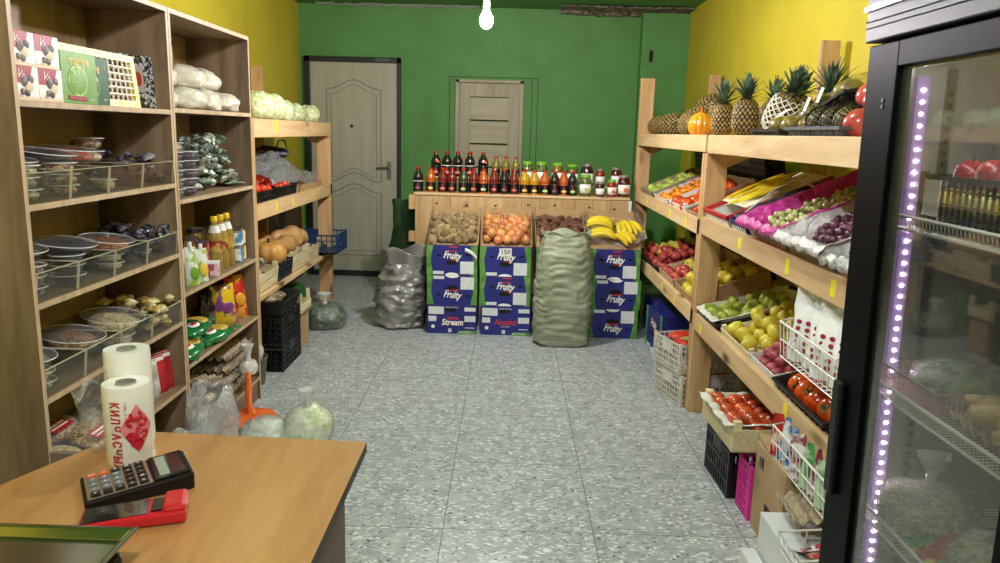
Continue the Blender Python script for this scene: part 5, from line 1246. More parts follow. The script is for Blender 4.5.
# sweets box with a lattice window
t = thing('sweets_box', 'large yellow framed box with a lattice of windows leaning behind the green boxes', 'box', face(-1.415, 2.46, 1.554) @ RX(-6)); w_, h_ = .49, .19
m_flor = mat('yellow_floral_print', '#e0cf3c', '#f2eeb8', scale=60, rough=.45, lo=.45, hi=.55); m_wt = mat('cream_lattice', '#d8ccb4', rough=.5)
part('box_frame', MB().box(0, w_, 0, .022, -.03, .0).box(0, w_, h_-.022, h_, -.03, .0).box(0, .022, .022, h_-.022, -.03, 0).box(w_-.03, w_, .022, h_-.022, -.03, 0), m_flor, t)
mb = MB()
for k in range(13): mb.box(.022+k*.0343, .028+k*.0343, .022, h_-.022, -.006, -.002)
for k in range(7): mb.box(.022, w_-.03, .020+k*.0243, .026+k*.0243, -.006, -.0015)
part('window_lattice', mb, m_wt, t); part('box_back', MB().box(.002, w_-.002, .002, h_-.002, -.032, -.03), m_wt, t)
dt = MB().ell(.012, .0085, .008, None, 0, 10, 6); dm = dt.mesh('sweet', mat('sweet_date', '#3a2018', '#7a4a38', scale=40, rough=.3, rnd=.3), 80)
for i in range(12):
    for j in range(6):
        o = bpy.data.objects.new('sweet', dm); COL.objects.link(o); o.parent = t; o.matrix_local = T(.042+i*.0343, .035+j*.0243, -.014)
t = thing('patterned_box', 'black and silver patterned box at the end of the top shelf', 'box', face(-1.45, 2.90, 1.554) @ RY(-16) @ RX(-4)); 
part('box_body', MB().box(0, .165, 0, .2, -.05, 0), mat('black_silver_pattern', '#15161c', '#b4b6bc', scale=75, rough=.3, lo=.5, hi=.54), t, bevel=.001)
part('box_print', MB().box(.03, .11, .06, .16, 0, .001).ell(.02, .03, .002, T(.08, .11, .001), 1, 12, 5), [mat('flesh_print', '#a89078', '#8a98a8', scale=30, rough=.5), m_rbox], t)

# clear bins
m_acr = film('clear_acrylic', '#dfe2dc', .015, .06, edge=.12, tint='#f8f8f5', base=.02); m_acre = film('acrylic_edge', '#d9cfae', .75, .2, edge=.2)
def bin_(y0, y1, z, label, group, ht=.088):
    t = thing('clear_bin', label, 'bin', T(-1.36, (y0+y1)/2, z+.001), group); w_ = (y1-y0)/2; D = .285
    part('bin_base', MB().box(-D, 0, -w_, w_, 0, .003), m_acr, t)
    mb = MB().box(-.003, 0, -w_, w_, .003, ht, M=T(0, 0, 0) @ RY(7)); part('front_panel', mb, m_acr, t)
    part('front_rim', MB().box(-.004, .001, -w_, w_, ht, ht+.0015, M=RY(7)), m_acre, t)
    for s in (-1, 1):
        part('side_panel', MB().box(-D, -.002, min(s*w_, s*(w_-.003)), max(s*w_, s*(w_-.003)), .003, ht), m_acr, t)
        part('side_rim', MB().box(-D, .008, min(s*w_, s*(w_-.004)), max(s*w_, s*(w_-.004)), ht, ht+.0018).box(-.003, .0, min(s*w_, s*(w_-.0025)), max(s*w_, s*(w_-.0025)), 0, ht, M=RY(7)), m_acre, t)
    part('back_panel', MB().box(-D, -D+.003, -w_, w_, .003, ht), m_acr, t)
    return t
def nutmat(n, a, b): return mat('filling_'+n, a, b, scale=85, rough=.5, lo=.42, hi=.58, bump=.6, bscale=90)
nuts = {'pistachio': nutmat('pistachio', '#6a6a44', '#b8b48c'), 'walnut': nutmat('walnut', '#6b4a2c', '#c9a678'), 'raisin': nutmat('raisin', '#120e12', '#2c242c'), 'almond': nutmat('almond', '#6e3414', '#a05a2c'), 'apricot': nutmat('apricot', '#7a2c12', '#c0542c'),
        'hazelnut': nutmat('hazelnut', '#4a2c1a', '#a07850'), 'peanut': nutmat('peanut', '#a08658', '#d8c498'), 'seed': nutmat('seed', '#2c2622', '#8c8070'), 'purple': nutmat('purple', '#2c1424', '#5c3a50'), 'herb': nutmat('herb', '#2c3424', '#7c8468'), 'cashew': nutmat('cashew', '#b09c78', '#dcd0b4'), 'brown': nutmat('brown', '#4a342a', '#7a6050')}
m_tub = film('clear_tub', '#e6e8ea', .05, .08, edge=.3)
tubm = {}
def tub(x, y, z, r, h, fill, label, group, tilt=0, flat=False):
    t = thing('round_tub', label, 'tub', T(x, y, z) @ RY(tilt), group)
    key = (round(r, 3), round(h, 3))
    if key not in tubm:
        a = MB().lathe([(r*.84, 0), (r*.86, .002), (r, h*.8), (r*1.06, h*.82), (r*1.06, h*.88)], 22, cap=True).mesh('tub_wall', m_tub, 50)
        b = MB().ell(r*.85, r*.85, h*.5, T(0, 0, h*.42), 0, 22, 12, lambda v: v*(1+.05*nz(v*130))).mesh('tub_filling', None or nuts['seed'], 80)
        c = MB().lathe([(r*1.05, h*.88), (r*1.09, h*.89), (r*1.09, h*.95), (r*.98, h*.99), (r*.9, h*.95)], 22, cap=False).lathe([(r*.9, h*.952), (.002, h*.955)], 22, cap=False).mesh('tub_lid', m_tub, 50)
        d = MB().tube([(r*1.08*math.cos(2*PI*k/20), r*1.08*math.sin(2*PI*k/20), h*.9) for k in range(20)], .0018, 5, closed=True).mesh('lid_rim', mat('clear_rim_highlight', '#e4e6e8', rough=.15, coat=1), 80)
        tubm[key] = (a, b, c, d)
    a, b, c, d = tubm[key]
    part('tub_wall', a, None, t); f = part('filling', b, None, t); f.material_slots[0].link = 'OBJECT'; f.material_slots[0].material = nuts[fill]
    l = part('tub_lid', c, None, t); part('lid_rim', d, None, l); return t
BY = [(2.121, 2.334), (2.34, 2.562), (2.568, 2.80), (2.806, 3.06)]
rows = [(1.262, 'upper'), (.975, 'middle'), (.686, 'lower')]
for z, nm in rows:
    for k, (a, b) in enumerate(BY): bin_(a, b, z, 'clear acrylic bin in the %s bin row, %s from the desk side' % (nm, ordn[k]), 'clear bins in the bookcase')
def stack(y, z, n, r, h, fill, desc, row, x=-1.425):
    for k in range(n): tub(x+RN.uniform(-.003, .003), y+RN.uniform(-.003, .003), z+.005+k*h*.97, r, h, fill, 'round clear tub of %s, %s of its stack in the %s bin row' % (desc, ['bottom', 'second', 'third', 'top'][k], row), 'tubs of nuts in the bins')
ZB = 1.262
stack(2.205, ZB, 3, .048, .036, 'pistachio', 'pale green nuts', 'upper'); stack(2.405, ZB, 3, .048, .036, 'walnut', 'mixed nuts', 'upper')
tub(-1.50, 2.24, ZB+.10, .085, .03, 'seed', 'wide flat clear tub of seeds on top of the first upper bin', 'wide flat tubs', 8); tub(-1.47, 2.40, ZB+.115, .085, .03, 'raisin', 'wide flat clear tub of raisins lying across the upper bins', 'wide flat tubs', 8)
tub(-1.53, 2.63, ZB+.10, .085, .05, 'apricot', 'wide clear tub of reddish dried apricots over the third upper bin', 'wide flat tubs', 6); tub(-1.56, 2.80, ZB+.09, .06, .045, 'cashew', 'round clear tub of pale nuts, lower of the two behind the upper bins', 'tubs behind'); tub(-1.56, 2.80, ZB+.137, .06, .045, 'walnut', 'round clear tub of brown nuts, upper of the two behind the upper bins', 'tubs behind')
stack(2.635, ZB, 1, .04, .04, 'peanut', 'pale peanuts', 'upper', -1.41)
ZB = .975
stack(2.19, ZB, 3, .05, .034, 'brown', 'brown seeds', 'middle'); stack(2.40, ZB, 3, .05, .034, 'raisin', 'black raisins', 'middle')
tub(-1.50, 2.24, ZB+.115, .09, .03, 'seed', 'wide flat dark tub lying over the first middle bin', 'wide flat tubs', 6); tub(-1.455, 2.44, ZB+.108, .09, .03, 'raisin', 'wide flat tub of raisins lying over the second middle bin', 'wide flat tubs', 8)
tub(-1.45, 2.69, ZB+.072, .085, .045, 'almond', 'wide clear tub of reddish almonds over the third middle bin', 'wide flat tubs', 8); stack(2.66, ZB, 2, .045, .03, 'cashew', 'pale nuts', 'middle')
m_cpk = mat('silver_purple_wrap', '#2e2838', '#a8a4b8', scale=34, rough=.22, metal=.5, lo=.42, hi=.6, bump=.8, bscale=30)
m_ypk = mat('yellow_bow_wrap', '#b08a3c', '#eadfae', scale=30, rough=.3, lo=.42, hi=.6, bump=.6, bscale=30, huer=.02)
def pillow(w_, h_, tk, m, seed=0, nm='wrapped_sweet'):
    def fn(u, v, s):
        b = (math.sin(PI*u)*math.sin(PI*v))**.5; return Vector(((u-.5)*w_+.08*w_*nz((u*4, v*4, seed)), (v-.5)*h_, s*tk*b*(1+.5*nz((u*5, v*5, seed+3)))))
    return MB().sheet(9, 9, lambda u, v: fn(u, v, 1)).sheet(9, 9, lambda u, v: fn(u, v, -1)).mesh(nm, m, 80)
sw = [pillow(.05, .035, .012, m_cpk, s) for s in range(3)]; yw = [pillow(.06, .04, .016, m_ypk, s) for s in range(3)]
for ms, zb, n, lab, g_ in ((sw, .975, 42, 'silver purple wrapped sweet heaped in the last middle bin', 'purple wrapped sweets'), (yw, .686, 34, 'pale yellow wrapped sweet heaped in the last lower bin', 'yellow wrapped sweets'), (sw, 1.262, 18, 'grey wrapped sweet lying in the last upper bin', 'grey wrapped sweets')):
    for k in range(n):
        u = RN.random(); put('wrapped_sweet', RN.choice(ms), T(-1.38-.2*RN.random()**1.3, 2.835+.2*RN.random(), zb+.022+.105*(k/n)) @ rrot(False) @ RX(RN.uniform(-40, 40)), lab, 'sweet', g_)
ZB = .686
stack(2.19, ZB, 2, .048, .03, 'pistachio', 'mixed seeds', 'lower'); tub(-1.46, 2.20, ZB+.07, .075, .045, 'seed', 'wide clear tub of mixed seeds over the first lower bin', 'wide flat tubs', 8)
tub(-1.455, 2.43, ZB+.065, .095, .055, 'hazelnut', 'wide clear tub of brown hazelnuts over the second lower bin', 'wide flat tubs', 8)
tub(-1.45, 2.69, ZB+.065, .1, .055, 'peanut', 'wide clear tub of pale peanuts over the third lower bin', 'wide flat tubs', 8); stack(2.67, ZB, 1, .06, .05, 'cashew', 'pale peanuts', 'lower')
for i, y in enumerate((2.15, 2.40)): pass
# lower shelf: trays of nuts with red labels, upright red packs
m_redlab = mat('red_white_label', '#b8242c', rough=.4)
for k, (y, x, z, f_) in enumerate(((2.23, -1.42, .407, 'peanut'), (2.47, -1.43, .407, 'walnut'), (2.42, -1.55, .44, 'walnut'), (2.25, -1.55, .44, 'pistachio'))):
    t = thing('nut_pack', 'clear nut tray with red label on the low shelf, %s one' % ['nearest the desk front', 'second front', 'second rear', 'rear near the side panel'][k], 'packet', T(x, y, z) @ RY(14), 'nut trays on the low shelf')
    part('nut_filling', MB().ell(.075, .105, .028, T(0, 0, .026), 0, 24, 14, lambda v: v*(1+.07*nz(v*90))), nuts[f_], t); part('pack_film', MB().box(-.085, .085, -.112, .112, 0, .055), m_tub, t, bevel=.01)
    lb = part('pack_label', MB().box(.01, .06, -.08, .03, .0556, .0562), m_redlab, t); part('label_text', MB().box(.02, .03, -.07, .02, .0563, .0566).box(.038, .045, -.07, .02, .0563, .0566), m_paper, lb)
m_rpk = mat('red_gold_pack', '#a81c26', '#c43038', scale=8, rough=.3); m_gst = mat('gold_stripe', '#c9a84c', rough=.35); m_spk = mat('silver_pink_pack', '#a89a94', '#d8cfc8', scale=26, rough=.3)
for k in range(9):
    t = thing('spice_pack', 'upright %s pack on the low shelf, %s from the desk' % ('silver' if k < 3 else 'red and gold', ordn[k]), 'packet', T(-1.42-.01*(k % 2), 2.80+k*.031, .407) @ RZ(65) @ RX(-8), 'upright packs on the low shelf')
    part('pack_body', MB().sheet(7, 7, lambda u, v: Vector(((u-.5)*.13, -.008*math.sin(PI*u)*math.sin(PI*v), v*.155))).sheet(7, 7, lambda u, v: Vector(((u-.5)*.13, .008*math.sin(PI*u)*math.sin(PI*v), v*.155))), m_spk if k < 3 else m_rpk, t)
    part('pack_print', MB().prism([(-.03, .02), (.0, .02), (.02, .13), (-.01, .13)], 0, .0015, T(0, -.0095, 0) @ RX(90), 0).box(-.06, .06, -.006, -.004, .135, .15, m=1), [m_gst if k > 2 else m_redlab, m_paper], t)
# ------------------------------------------------------------ farther bookcase unit
m_loaf = film('milky_wrap', '#efe9da', .62, .3, wr=.7, wscale=26, tint='#fff8ea', edge=.3, clump=.25); m_loafi = mat('white_noodle_pack', '#ddd6c4', '#ece6d8', scale=12, rough=.6)
for k, (y, x, z, s, rz) in enumerate(((3.22, -1.47, 1.563, .9, 10), (3.42, -1.45, 1.563, 1, -15), (3.62, -1.45, 1.563, 1, 8), (3.86, -1.45, 1.563, .95, -6), (3.27, -1.50, 1.655, .95, 30), (3.50, -1.49, 1.66, 1.05, -12), (3.72, -1.50, 1.66, 1.05, 14))):
    bagged('milky wrapped white bundle on the top shelf, %s' % ['bottom row first', 'bottom row second', 'bottom row third', 'bottom row last, see-through end', 'upper left', 'upper middle', 'upper right'][k], T(x, y, z) @ RZ(rz), .09*s, .12*s, .062*s, m_loafi, k, name='wrapped_bundle', cat='packet', knot=False, group='milky bundles on the top shelf', bagm=m_loaf)
for c, (y, x, fl) in enumerate(((3.215, -1.43, ['herb', 'herb', 'herb', 'herb', 'purple', 'peanut']), (3.335, -1.42, ['purple']*5 + ['purple']))):
    for k in range(6 if c == 0 else 5):
        tub(x, y, 1.192+k*.0385, .05, .04, fl[k], 'stacked clear tub of %s, %s in the %s stack' % ({'herb': 'dark herbs', 'purple': 'purple berries', 'peanut': 'pale nuts'}[fl[k]], ['bottom', 'second', 'third', 'fourth', 'fifth', 'top'][k], ['nearer', 'farther'][c]), 'stacked tubs of the far bookcase')
m_gpk = mat('crinkled_green_wrap', '#3c5242', '#ccd2c4', scale=40, rough=.2, metal=.3, lo=.42, hi=.6, bump=.9, bscale=35, huer=.03)
gp = [pillow(.085, .06, .022, m_gpk, s, 'herb_bag') for s in range(4)]
for k in range(60):
    f = k/60; y = 3.50+RN.random()*(.40-.2*f); put('herb_bag', RN.choice(gp), T(-1.41-.14*RN.random(), y, 1.215+.235*f**.9*(1-.35*abs(y-3.62)/.3)) @ rrot(False) @ RX(RN.uniform(-30, 30)), 'small crinkled clear bag of herbs in the heap beside the tub stacks', 'bag', 'herb bags heaped on the second shelf')
for k in range(3): put('herb_bag', gp[k], T(-1.42-.03*k, 3.9+.02*k, 1.208+.012*k) @ RZ(50+k*30) @ S(1.4, 1.2, .5), 'flat crinkled bag at the far end of the second shelf', 'bag', 'flat bags at the far end of the second shelf')
# sauces, cartons, oil, tins
Z3 = .799
def doy(y, x, k):
    t = thing('sauce_pouch', 'white topped sauce pouch with green and yellow print, %s of its group' % ['front left', 'front right', 'rear left', 'rear right'][k], 'pouch', T(x, y, Z3) @ RZ(60), 'sauce pouches')
    part('pouch_body', MB().sheet(14, 10, lambda u, v: Vector((.034*(1-.1*v)*math.cos(2*PI*u), .022*(1-v)**.6*math.sin(2*PI*u), v*.15)), closeu=True), mat('pouch_white', '#dfe2dc', '#9cb84a', scale=22, rough=.3, lo=.5, hi=.58), t)
    part('pouch_print', MB().ell(.022, .03, .004, T(0, -.021, .055) @ RX(80), 0, 12, 6), [m_lg, m_gold, m_ypk, m_lg][k], t); part('pouch_cap', MB().lathe([(.009, .148), (.009, .168), (.006, .172)], 10), m_white, t)
for k, (y, x) in enumerate(((3.27, -1.39), (3.36, -1.385), (3.30, -1.46), (3.40, -1.45))): doy(y, x, k)
for k, (y, z, c1, c2) in enumerate(((3.50, Z3, '#b04a6a', '#e8c8cc'), (3.475, Z3+.0, '#8a1f2c', '#d8a8a0'))):
    if k: y, h_, x = 3.53, .15, -1.45
    else: h_, x = .06, -1.39
    t = thing('juice_carton', ['small pink and white carton in front of the dark red carton', 'dark red printed carton standing before the oil bottles'][k], 'carton', T(x, y, z) @ RZ(12))
    part('carton_body', MB().box(-.03, .03, -.04, .04, 0, h_), mat('carton_print%d' % k, c1, c2, scale=30, rough=.35, lo=.5, hi=.56), t, bevel=.002)
    part('carton_top', MB().box(-.031, .031, -.041, .041, h_, h_+.006), m_white if not k else m_brown, t)
m_oil = film('oil_bottle_plastic', '#c79a30', .5, .05, edge=.4, tint='#f2d890'); m_oilf = mat('sunflower_oil', '#8f7434', '#a08640', scale=4, rough=.1, coat=.6); m_ycap = mat('yellow_cap', '#e2b81e', rough=.35)
for k, (y, x) in enumerate(((3.62, -1.42), (3.70, -1.42), (3.78, -1.42))):
    t = thing('oil_bottle', 'clear bottle of golden oil with yellow cap, %s of three' % ['nearest', 'middle', 'farthest'][k], 'bottle', T(x, y, Z3), 'oil bottles')
    part('bottle_body', MB().lathe([(.034, 0), (.037, .006), (.037, .07), (.034, .08), (.037, .09), (.037, .16), (.028, .19), (.016, .225), (.014, .245)], 16), m_oilf, t)
    part('cap', MB().lathe([(.0165, .24), (.017, .242), (.017, .262), (.014, .266)], 14), m_ycap, t)
    part('neck_label', MB().lathe([(.0295, .188), (.0185, .222)], 16, cap=False), m_wbox, t)
    part('label', MB().lathe([(.0376, .095), (.0376, .15)], 16, cap=False), mat('oil_label', '#b89c48', '#8a1c20', scale=26, rough=.4, lo=.52, hi=.56), t)
for k, (y, x, h_) in enumerate(((3.58, -1.52, .17), (3.67, -1.53, .2), (3.50, -1.60, .34))):
    t = thing('jar', ['honey coloured jar behind the cartons', 'second honey coloured jar behind the oil', 'tall dark canister with green label in the shelf corner'][k], 'jar', T(x, y, Z3))
    part('jar_body', MB().lathe([(.042, 0), (.045, .006), (.045, h_*.8), (.035, h_*.88), (.035, h_*.92)], 18), m_oilf if k < 2 else mat('dark_canister', '#3c342c', '#5c5448', scale=10, rough=.4), t)
    part('jar_lid', MB().lathe([(.038, h_*.9), (.038, h_*.99), (.034, h_)], 18), m_brown if k < 2 else m_black, t); part('label', MB().lathe([(.0458, h_*.25), (.0458, h_*.7)], 18, cap=False), m_cream if k < 2 else mat('canister_label', '#3a5a4c', '#7c8c6c', scale=30, rough=.5), t)
for k in range(4):
    y = 3.875 if k % 2 == 0 else 3.955; x = -1.415 if k % 2 == 0 else -1.43
    t = thing('food_tin', 'round food tin with blue and %s label, %s' % (['white', 'yellow', 'white', 'yellow'][k], ['lower nearer', 'lower farther', 'upper nearer', 'upper farther'][k]), 'tin', T(x, y, Z3+.084*(k//2)), 'food tins')
    part('tin_body', MB().lathe([(.043, 0), (.044, .002), (.042, .004), (.042, .078), (.044, .08), (.043, .082), (.039, .080)], 20), m_alu, t)
    part('label', MB().lathe([(.0426, .008), (.0426, .074)], 20, cap=False), mat('tin_label%d' % (k % 2), ['#4a7fae', '#d8b428'][k % 2], ['#d8dfe4', '#e8e4c8'][k % 2], scale=20, rough=.4, lo=.46, hi=.54), t)
# pasta, bottles, snack bags
Z4 = .481
m_pasta = mat('pasta_filling', '#b08a2c', '#dcb84c', scale=50, rough=.4, bump=.4, bscale=60); m_pgw = mat('green_pack_film', '#0f5a2c', '#1c7a3e', scale=10, rough=.2, coat=.5, bump=.6, bscale=18)
for k, (y, x, z, rz, ry) in enumerate(((3.24, -1.42, .0, 15, 0), (3.50, -1.40, .0, -10, 0), (3.40, -1.45, .058, 8, 0))):
    t = thing('pasta_pack', 'green and yellow pack of pasta, %s' % ['lying nearest the divider', 'lying farther right on the shelf board', 'lying on top of the other two'][k], 'packet', T(x, y, Z4+.03+z) @ RZ(rz) @ RX(4), 'pasta packs')
    part('pack_body', MB().ell(.075, .13, .032, None, 0, 20, 14, lambda v: Vector((v.x*(1+.1*abs(v.y/.13)), v.y, v.z*(1+.25*nz(v*20, 1, k))))), [m_pgw], t)
    part('pack_window', MB().ell(.052, .05, .012, T(.005, .03, .0235), 0, 14, 8), m_pasta, t)
    part('pack_logo', MB().ell(.028, .036, .01, T(.012, -.045, .026), 0, 14, 6).ell(.018, .028, .009, T(.012, -.045, .0295), 1, 12, 6), [m_paper, m_redlab], t)
    part('pack_end', MB().sheet(8, 4, lambda u, v: Vector(((u-.5)*.13, .115+v*.035, .006*math.sin(u*18)))), m_pgw, t, solid=.002)
    part('pack_end', MB().sheet(8, 4, lambda u, v: Vector(((u-.5)*.13, -.115-v*.035, .006*math.sin(u*18)))), m_pgw, t, solid=.002)
for k, (y, x) in enumerate(((3.50, -1.55), (3.62, -1.50), (3.70, -1.50))):
    t = thing('sauce_bottle', 'dark sauce bottle with black cap behind the pasta, %s' % ordn[k], 'bottle', T(x, y, Z4), 'dark sauce bottles')
    part('bottle_body', MB().lathe([(.03, 0), (.034, .005), (.034, .12), (.02, .15), (.017, .17)], 16), [jc['red'], jc['dark'], jc['dark']][k], t); part('cap', MB().lathe([(.021, .165), (.021, .195), (.018, .198)], 16), m_black, t)
    part('label', MB().lathe([(.0345, .04), (.0345, .095)], 16, cap=False), [m_redlab, m_blab, m_brown][k], t)
def snack(M, label, c1, c2, w_=.13, h_=.2):
    m = mat('snack_'+c1, c1, c2, scale=20, rough=.25, lo=.52, hi=.58, coat=.3, bump=.3, bscale=14); t = thing('snack_bag', label, 'packet', M)
    part('bag_body', MB().sheet(12, 14, lambda u, v: Vector(((u-.5)*w_, -.034*(math.sin(PI*u)*math.sin(PI*v))**.6, v*h_))).sheet(12, 14, lambda u, v: Vector(((u-.5)*w_, .034*(math.sin(PI*u)*math.sin(PI*v))**.6, v*h_))), m, t)
    part('bag_print', MB().ell(w_*.26, h_*.14, .006, T(0, -.034, h_*.45) @ RX(90), 0, 14, 6), mat('snack_print_'+c2, c2, rough=.3), t)
snack(T(-1.44, 3.77, Z4) @ RZ(62) @ RX(-6), 'large yellow snack bag standing beside the dark bottles', '#d8b414', '#7a3c78', .15, .215)
snack(T(-1.425, 3.925, Z4) @ RZ(58) @ RX(-10), 'bright red snack bag at the far end of the pasta shelf', '#c01c1c', '#e09a28', .12, .235)
# eggs
egm = blob('egg', .021, .021, .027, mat('egg_shell', '#c9a88a', '#e8d6c0', scale=3, rough=.5, rnd=.12), 1, 0)
Z5 = .134
for k in range(4):
    M = T(-1.37, 3.60+.0*k, Z5+.022+k*.052) @ RZ(90) @ T(-.16, 0, 0) @ RX(0)
    solo('egg_tray', etray(8, 6, .043, .04), m_pulp, 'stacked grey pulp egg tray, %s of four in the bookcase' % ['bottom', 'second', 'third', 'top'][k], 'egg tray', T(-1.375, 3.76+.012*k, Z5+.004+k*.062) @ RZ(90), 'stacked egg trays', solid=.003)
for k in range(12):
    put('egg', egm, T(-1.40-.045*(k % 2), 3.30+.042*(k//2), Z5+.03+.055*(k//4)) @ RX(90) @ rrot(False), 'cream egg piled in front of the egg trays', 'egg', 'loose eggs in the bookcase')
solo('egg_tray', etray(5, 4, .043, .04), m_pulp, 'small piece of egg tray lying over the loose eggs', 'egg tray', T(-1.37, 3.40, Z5+.155) @ RZ(90) @ RY(12), solid=.003)
for k in range(7): put('egg', egm, T(-1.39-.045*(k % 2), 2.72+.045*k, .105) @ RX(90), 'cream egg on the bottom of the nearer bookcase', 'egg', 'eggs in the nearer bookcase')

# ------------------------------------------------------------ bags on the floor behind the desk
m_cloud = film('cloudy_bag', '#eceef0', .22, .2, wr=.8, wscale=14, edge=.5, clump=.35)
def openbag(label, M, w_, d_, h_, m, seed, name='plastic_bag', flop=.3):
    def fn(u, v):
        a = 2*PI*u; n = nz((math.cos(a)*2, math.sin(a)*2, v*3), 1, seed); k_ = (1-.3*v)+.22*n
        return Vector((w_/2*k_*math.cos(a)+.02*n, d_/2*k_*math.sin(a)+.06*v*flop, h_*v*(1+.15*nz((math.cos(a), math.sin(a), 0), 1.5, seed+2))))
    return solo(name, MB().sheet(40, 24, fn, closeu=True).sheet(12, 3, lambda u, v: Vector((w_/2*.95*math.cos(2*PI*u)*(1-v), d_/2*.95*math.sin(2*PI*u)*(1-v), .004)), closeu=True), m, label, 'plastic bag', M, solid=.001)
openbag('cloudy plastic bag gaping open over the eggs by the bookcase', T(-1.24, 3.04, .0) @ RX(4), .24, .34, .40, m_cloud, 3)
openbag('low crumpled cloudy bag on the floor nearest the desk', T(-1.14, 2.62, .0), .3, .36, .34, m_cloud, 8)
bagged('small white tied bag hanging at the end of the egg shelf', T(-1.345, 3.80, .215), .05, .06, .05, m_loafi, 4, bagm=m_cloud, name='tied_bag')
m_or = mat('orange_bag', '#d9561a', '#ea6c28', scale=8, rough=.3, bump=.5, bscale=18, coat=.3)
t = thing('orange_bag', 'orange plastic bag slumped on the floor with its twisted handle up', 'plastic bag', T(-1.24, 3.52, 0))
part('bag_body', MB().ell(.15, .15, .055, T(0, 0, .045), 0, 32, 16, lambda v: v*(1+.35*nz(v*13)+.15*nz(v*33))), m_or, t)
part('bag_handle', MB().tube([(0, .02, .08), (-.03, .06, .13), (-.05, .12, .19), (-.07, .18, .25)], [.03, .014, .017, .013], 8), m_or, t)
m_cab = mat('pale_cabbage', '#bcc890', '#eef2dc', scale=14, rough=.55, lo=.4, hi=.6, dist=1.5, bump=.5, bscale=20)
bagged('clear tied bag holding a pale cabbage on the floor behind the desk', T(-.93, 3.42, 0), .125, .13, .13, m_cab, 21, name='cabbage_bag', bagm=m_clear)
bagged('clear bag of leafy scraps beside the cabbage bag', T(-1.12, 3.36, 0), .14, .13, .09, mat('white_leaf_fill', '#a8ae98', '#dfe2d8', scale=14, rough=.5, lo=.4, hi=.6), 23, name='filled_bag', knot=False, bagm=m_cloud)
# ------------------------------------------------------------ left pine rack
m_caul = mat('white_cabbage_head', '#b0bd80', '#e6ebc8', scale=22, rough=.6, lo=.4, hi=.62, dist=2, bump=.6, bscale=35)
for k, (x, y, s, e) in enumerate(((-1.60, 4.86, 1.12, 1.1), (-1.60, 5.12, 1.1, 1.0), (-1.62, 5.48, .92, 1.0), (-1.62, 5.74, .86, 1.2), (-1.60, 6.13, .85, 1.0), (-1.80, 5.0, .9, 1), (-1.82, 5.6, .9, 1))):
    mb = MB().ell(.095*s, .105*s*e, .085*s, None, 0, 34, 22, lambda v: v*(1+.05*nz(v*22, 1, k)+.03*abs(nz(v*55, 1, k))))
    for q in range(4):
        a = q*1.6+k; mb.sheet(9, 9, lambda u, v: Vector((math.cos(a+(u-.5)*1.5)*(.1*s)*math.cos((v-.35)*1.9), math.sin(a+(u-.5)*1.5)*(.11*s*e)*math.cos((v-.35)*1.9), .09*s*math.sin((v-.35)*1.9)+.006*math.sin(u*20))))
    put('cabbage', mb.mesh('cabbage', m_caul, 80), T(x, y, 1.532+.075*s), 'pale green white cabbage on the left rack, %s' % ['nearest the bookcase', 'second from the bookcase', 'third, before the gap', 'fourth, longest one', 'roundest, above the far post', 'rear one behind the first', 'rear one behind the third'][k], 'cabbage', 'cabbages on the left rack')
def onl(y, zd, tilt, x=0): return T(-1.50, y, zd+.003) @ RZ(90) @ RX(tilt) @ T(0, x, 0)
for k, y in enumerate((4.66, 5.10)):
    A = onl(y, 1.0, 10); lattice_crate('black crate of tomatoes on the left rack, %s' % ['nearer one', 'farther one'][k], A, .41, .4, .11, m_bcrate, nx=12, nzz=3, bar=.01)
    pile('tomato', [tomato(0)], A, -.18, .18, .03, .37, .072, 'shiny red tomato in the %s black crate on the left rack' % ['nearer', 'farther'][k], 'tomato', 'tomatoes in the %s black crate' % ['nearer', 'farther'][k], z0=.10, jit=.3)
A = onl(5.72, 1.0, 10); carton_tray('carton_tray', 'low cardboard tray under the grey plastic sheet on the left rack', A, .62, .4, .09, m_card)
m_gfilm = film('grey_film_sheet', '#b8bcc0', .35, .15, wr=.9, wscale=12, edge=.4, clump=.35, tint='#c8ccd0')
mb = MB().sheet(44, 24, lambda u, v: Vector((-.62+u*1.12, -.0+v*.42, .10+.13*math.exp(-((u-.36)/.3)**2)*math.exp(-((v-.5)/.5)**2)*1.2+.02*nz((u*7, v*14, 2))-(.07*(.12-v)/.12 if v < .12 else 0)+.0)))
solo('plastic_sheet', mb, m_gfilm, 'crumpled grey plastic sheet thrown over the tomatoes on the left rack', 'plastic sheet', onl(5.55, 1.0, 10) @ T(0, .03, .03))
mb = MB().ell(.12, .09, .05, None, 0, 20, 12, lambda v: v*(1+.3*nz(v*22))).tube([(.04, 0, .03), (.06, 0, .09), (.1, .01, .09), (.12, 0, .02)], .006, 6)
solo('black_bag', mb, mat('black_bag_plastic', '#101012', rough=.3, bump=.5), 'crumpled black bag with looped handle on top of the grey sheet', 'plastic bag', T(-1.72, 5.50, 1.31))
# lower shelf: pale crates with squashes
Z6 = .489
for k, (y, lab) in enumerate(((4.66, 'nearest the bookcase, with netted greens'), (5.38, 'middle one under the squashes'), (5.80, 'farthest one beside the blue crate'))):
    lath_crate('pale wooden crate on the low left shelf, %s' % lab, onl(y, Z6, 6), .38, .42, .115, None, 2, m_lathX, m_lath, hp=.145, post=.028)
lattice_crate('dark blue crate squeezed between the pale crates of the left rack', onl(5.03, Z6, 6), .30, .40, .115, mat('navy_plastic', '#1c2436', rough=.4), nx=9, nzz=3, bar=.008)
m_sq = mat('butternut_skin', '#b98a54', '#d2a66e', scale=9, rough=.45, rnd=.06); m_sq2 = mat('pumpkin_skin', '#b07c34', '#cf9c50', scale=9, rough=.45)
sq = MB().tube([(-.13, 0, 0), (-.11, 0, 0), (-.05, 0, .004), (.0, 0, .002), (.06, 0, 0), (.11, 0, 0), (.135, 0, 0)], [.02, .045, .048, .046, .072, .066, .02], 18).mesh('squash', m_sq, 80)
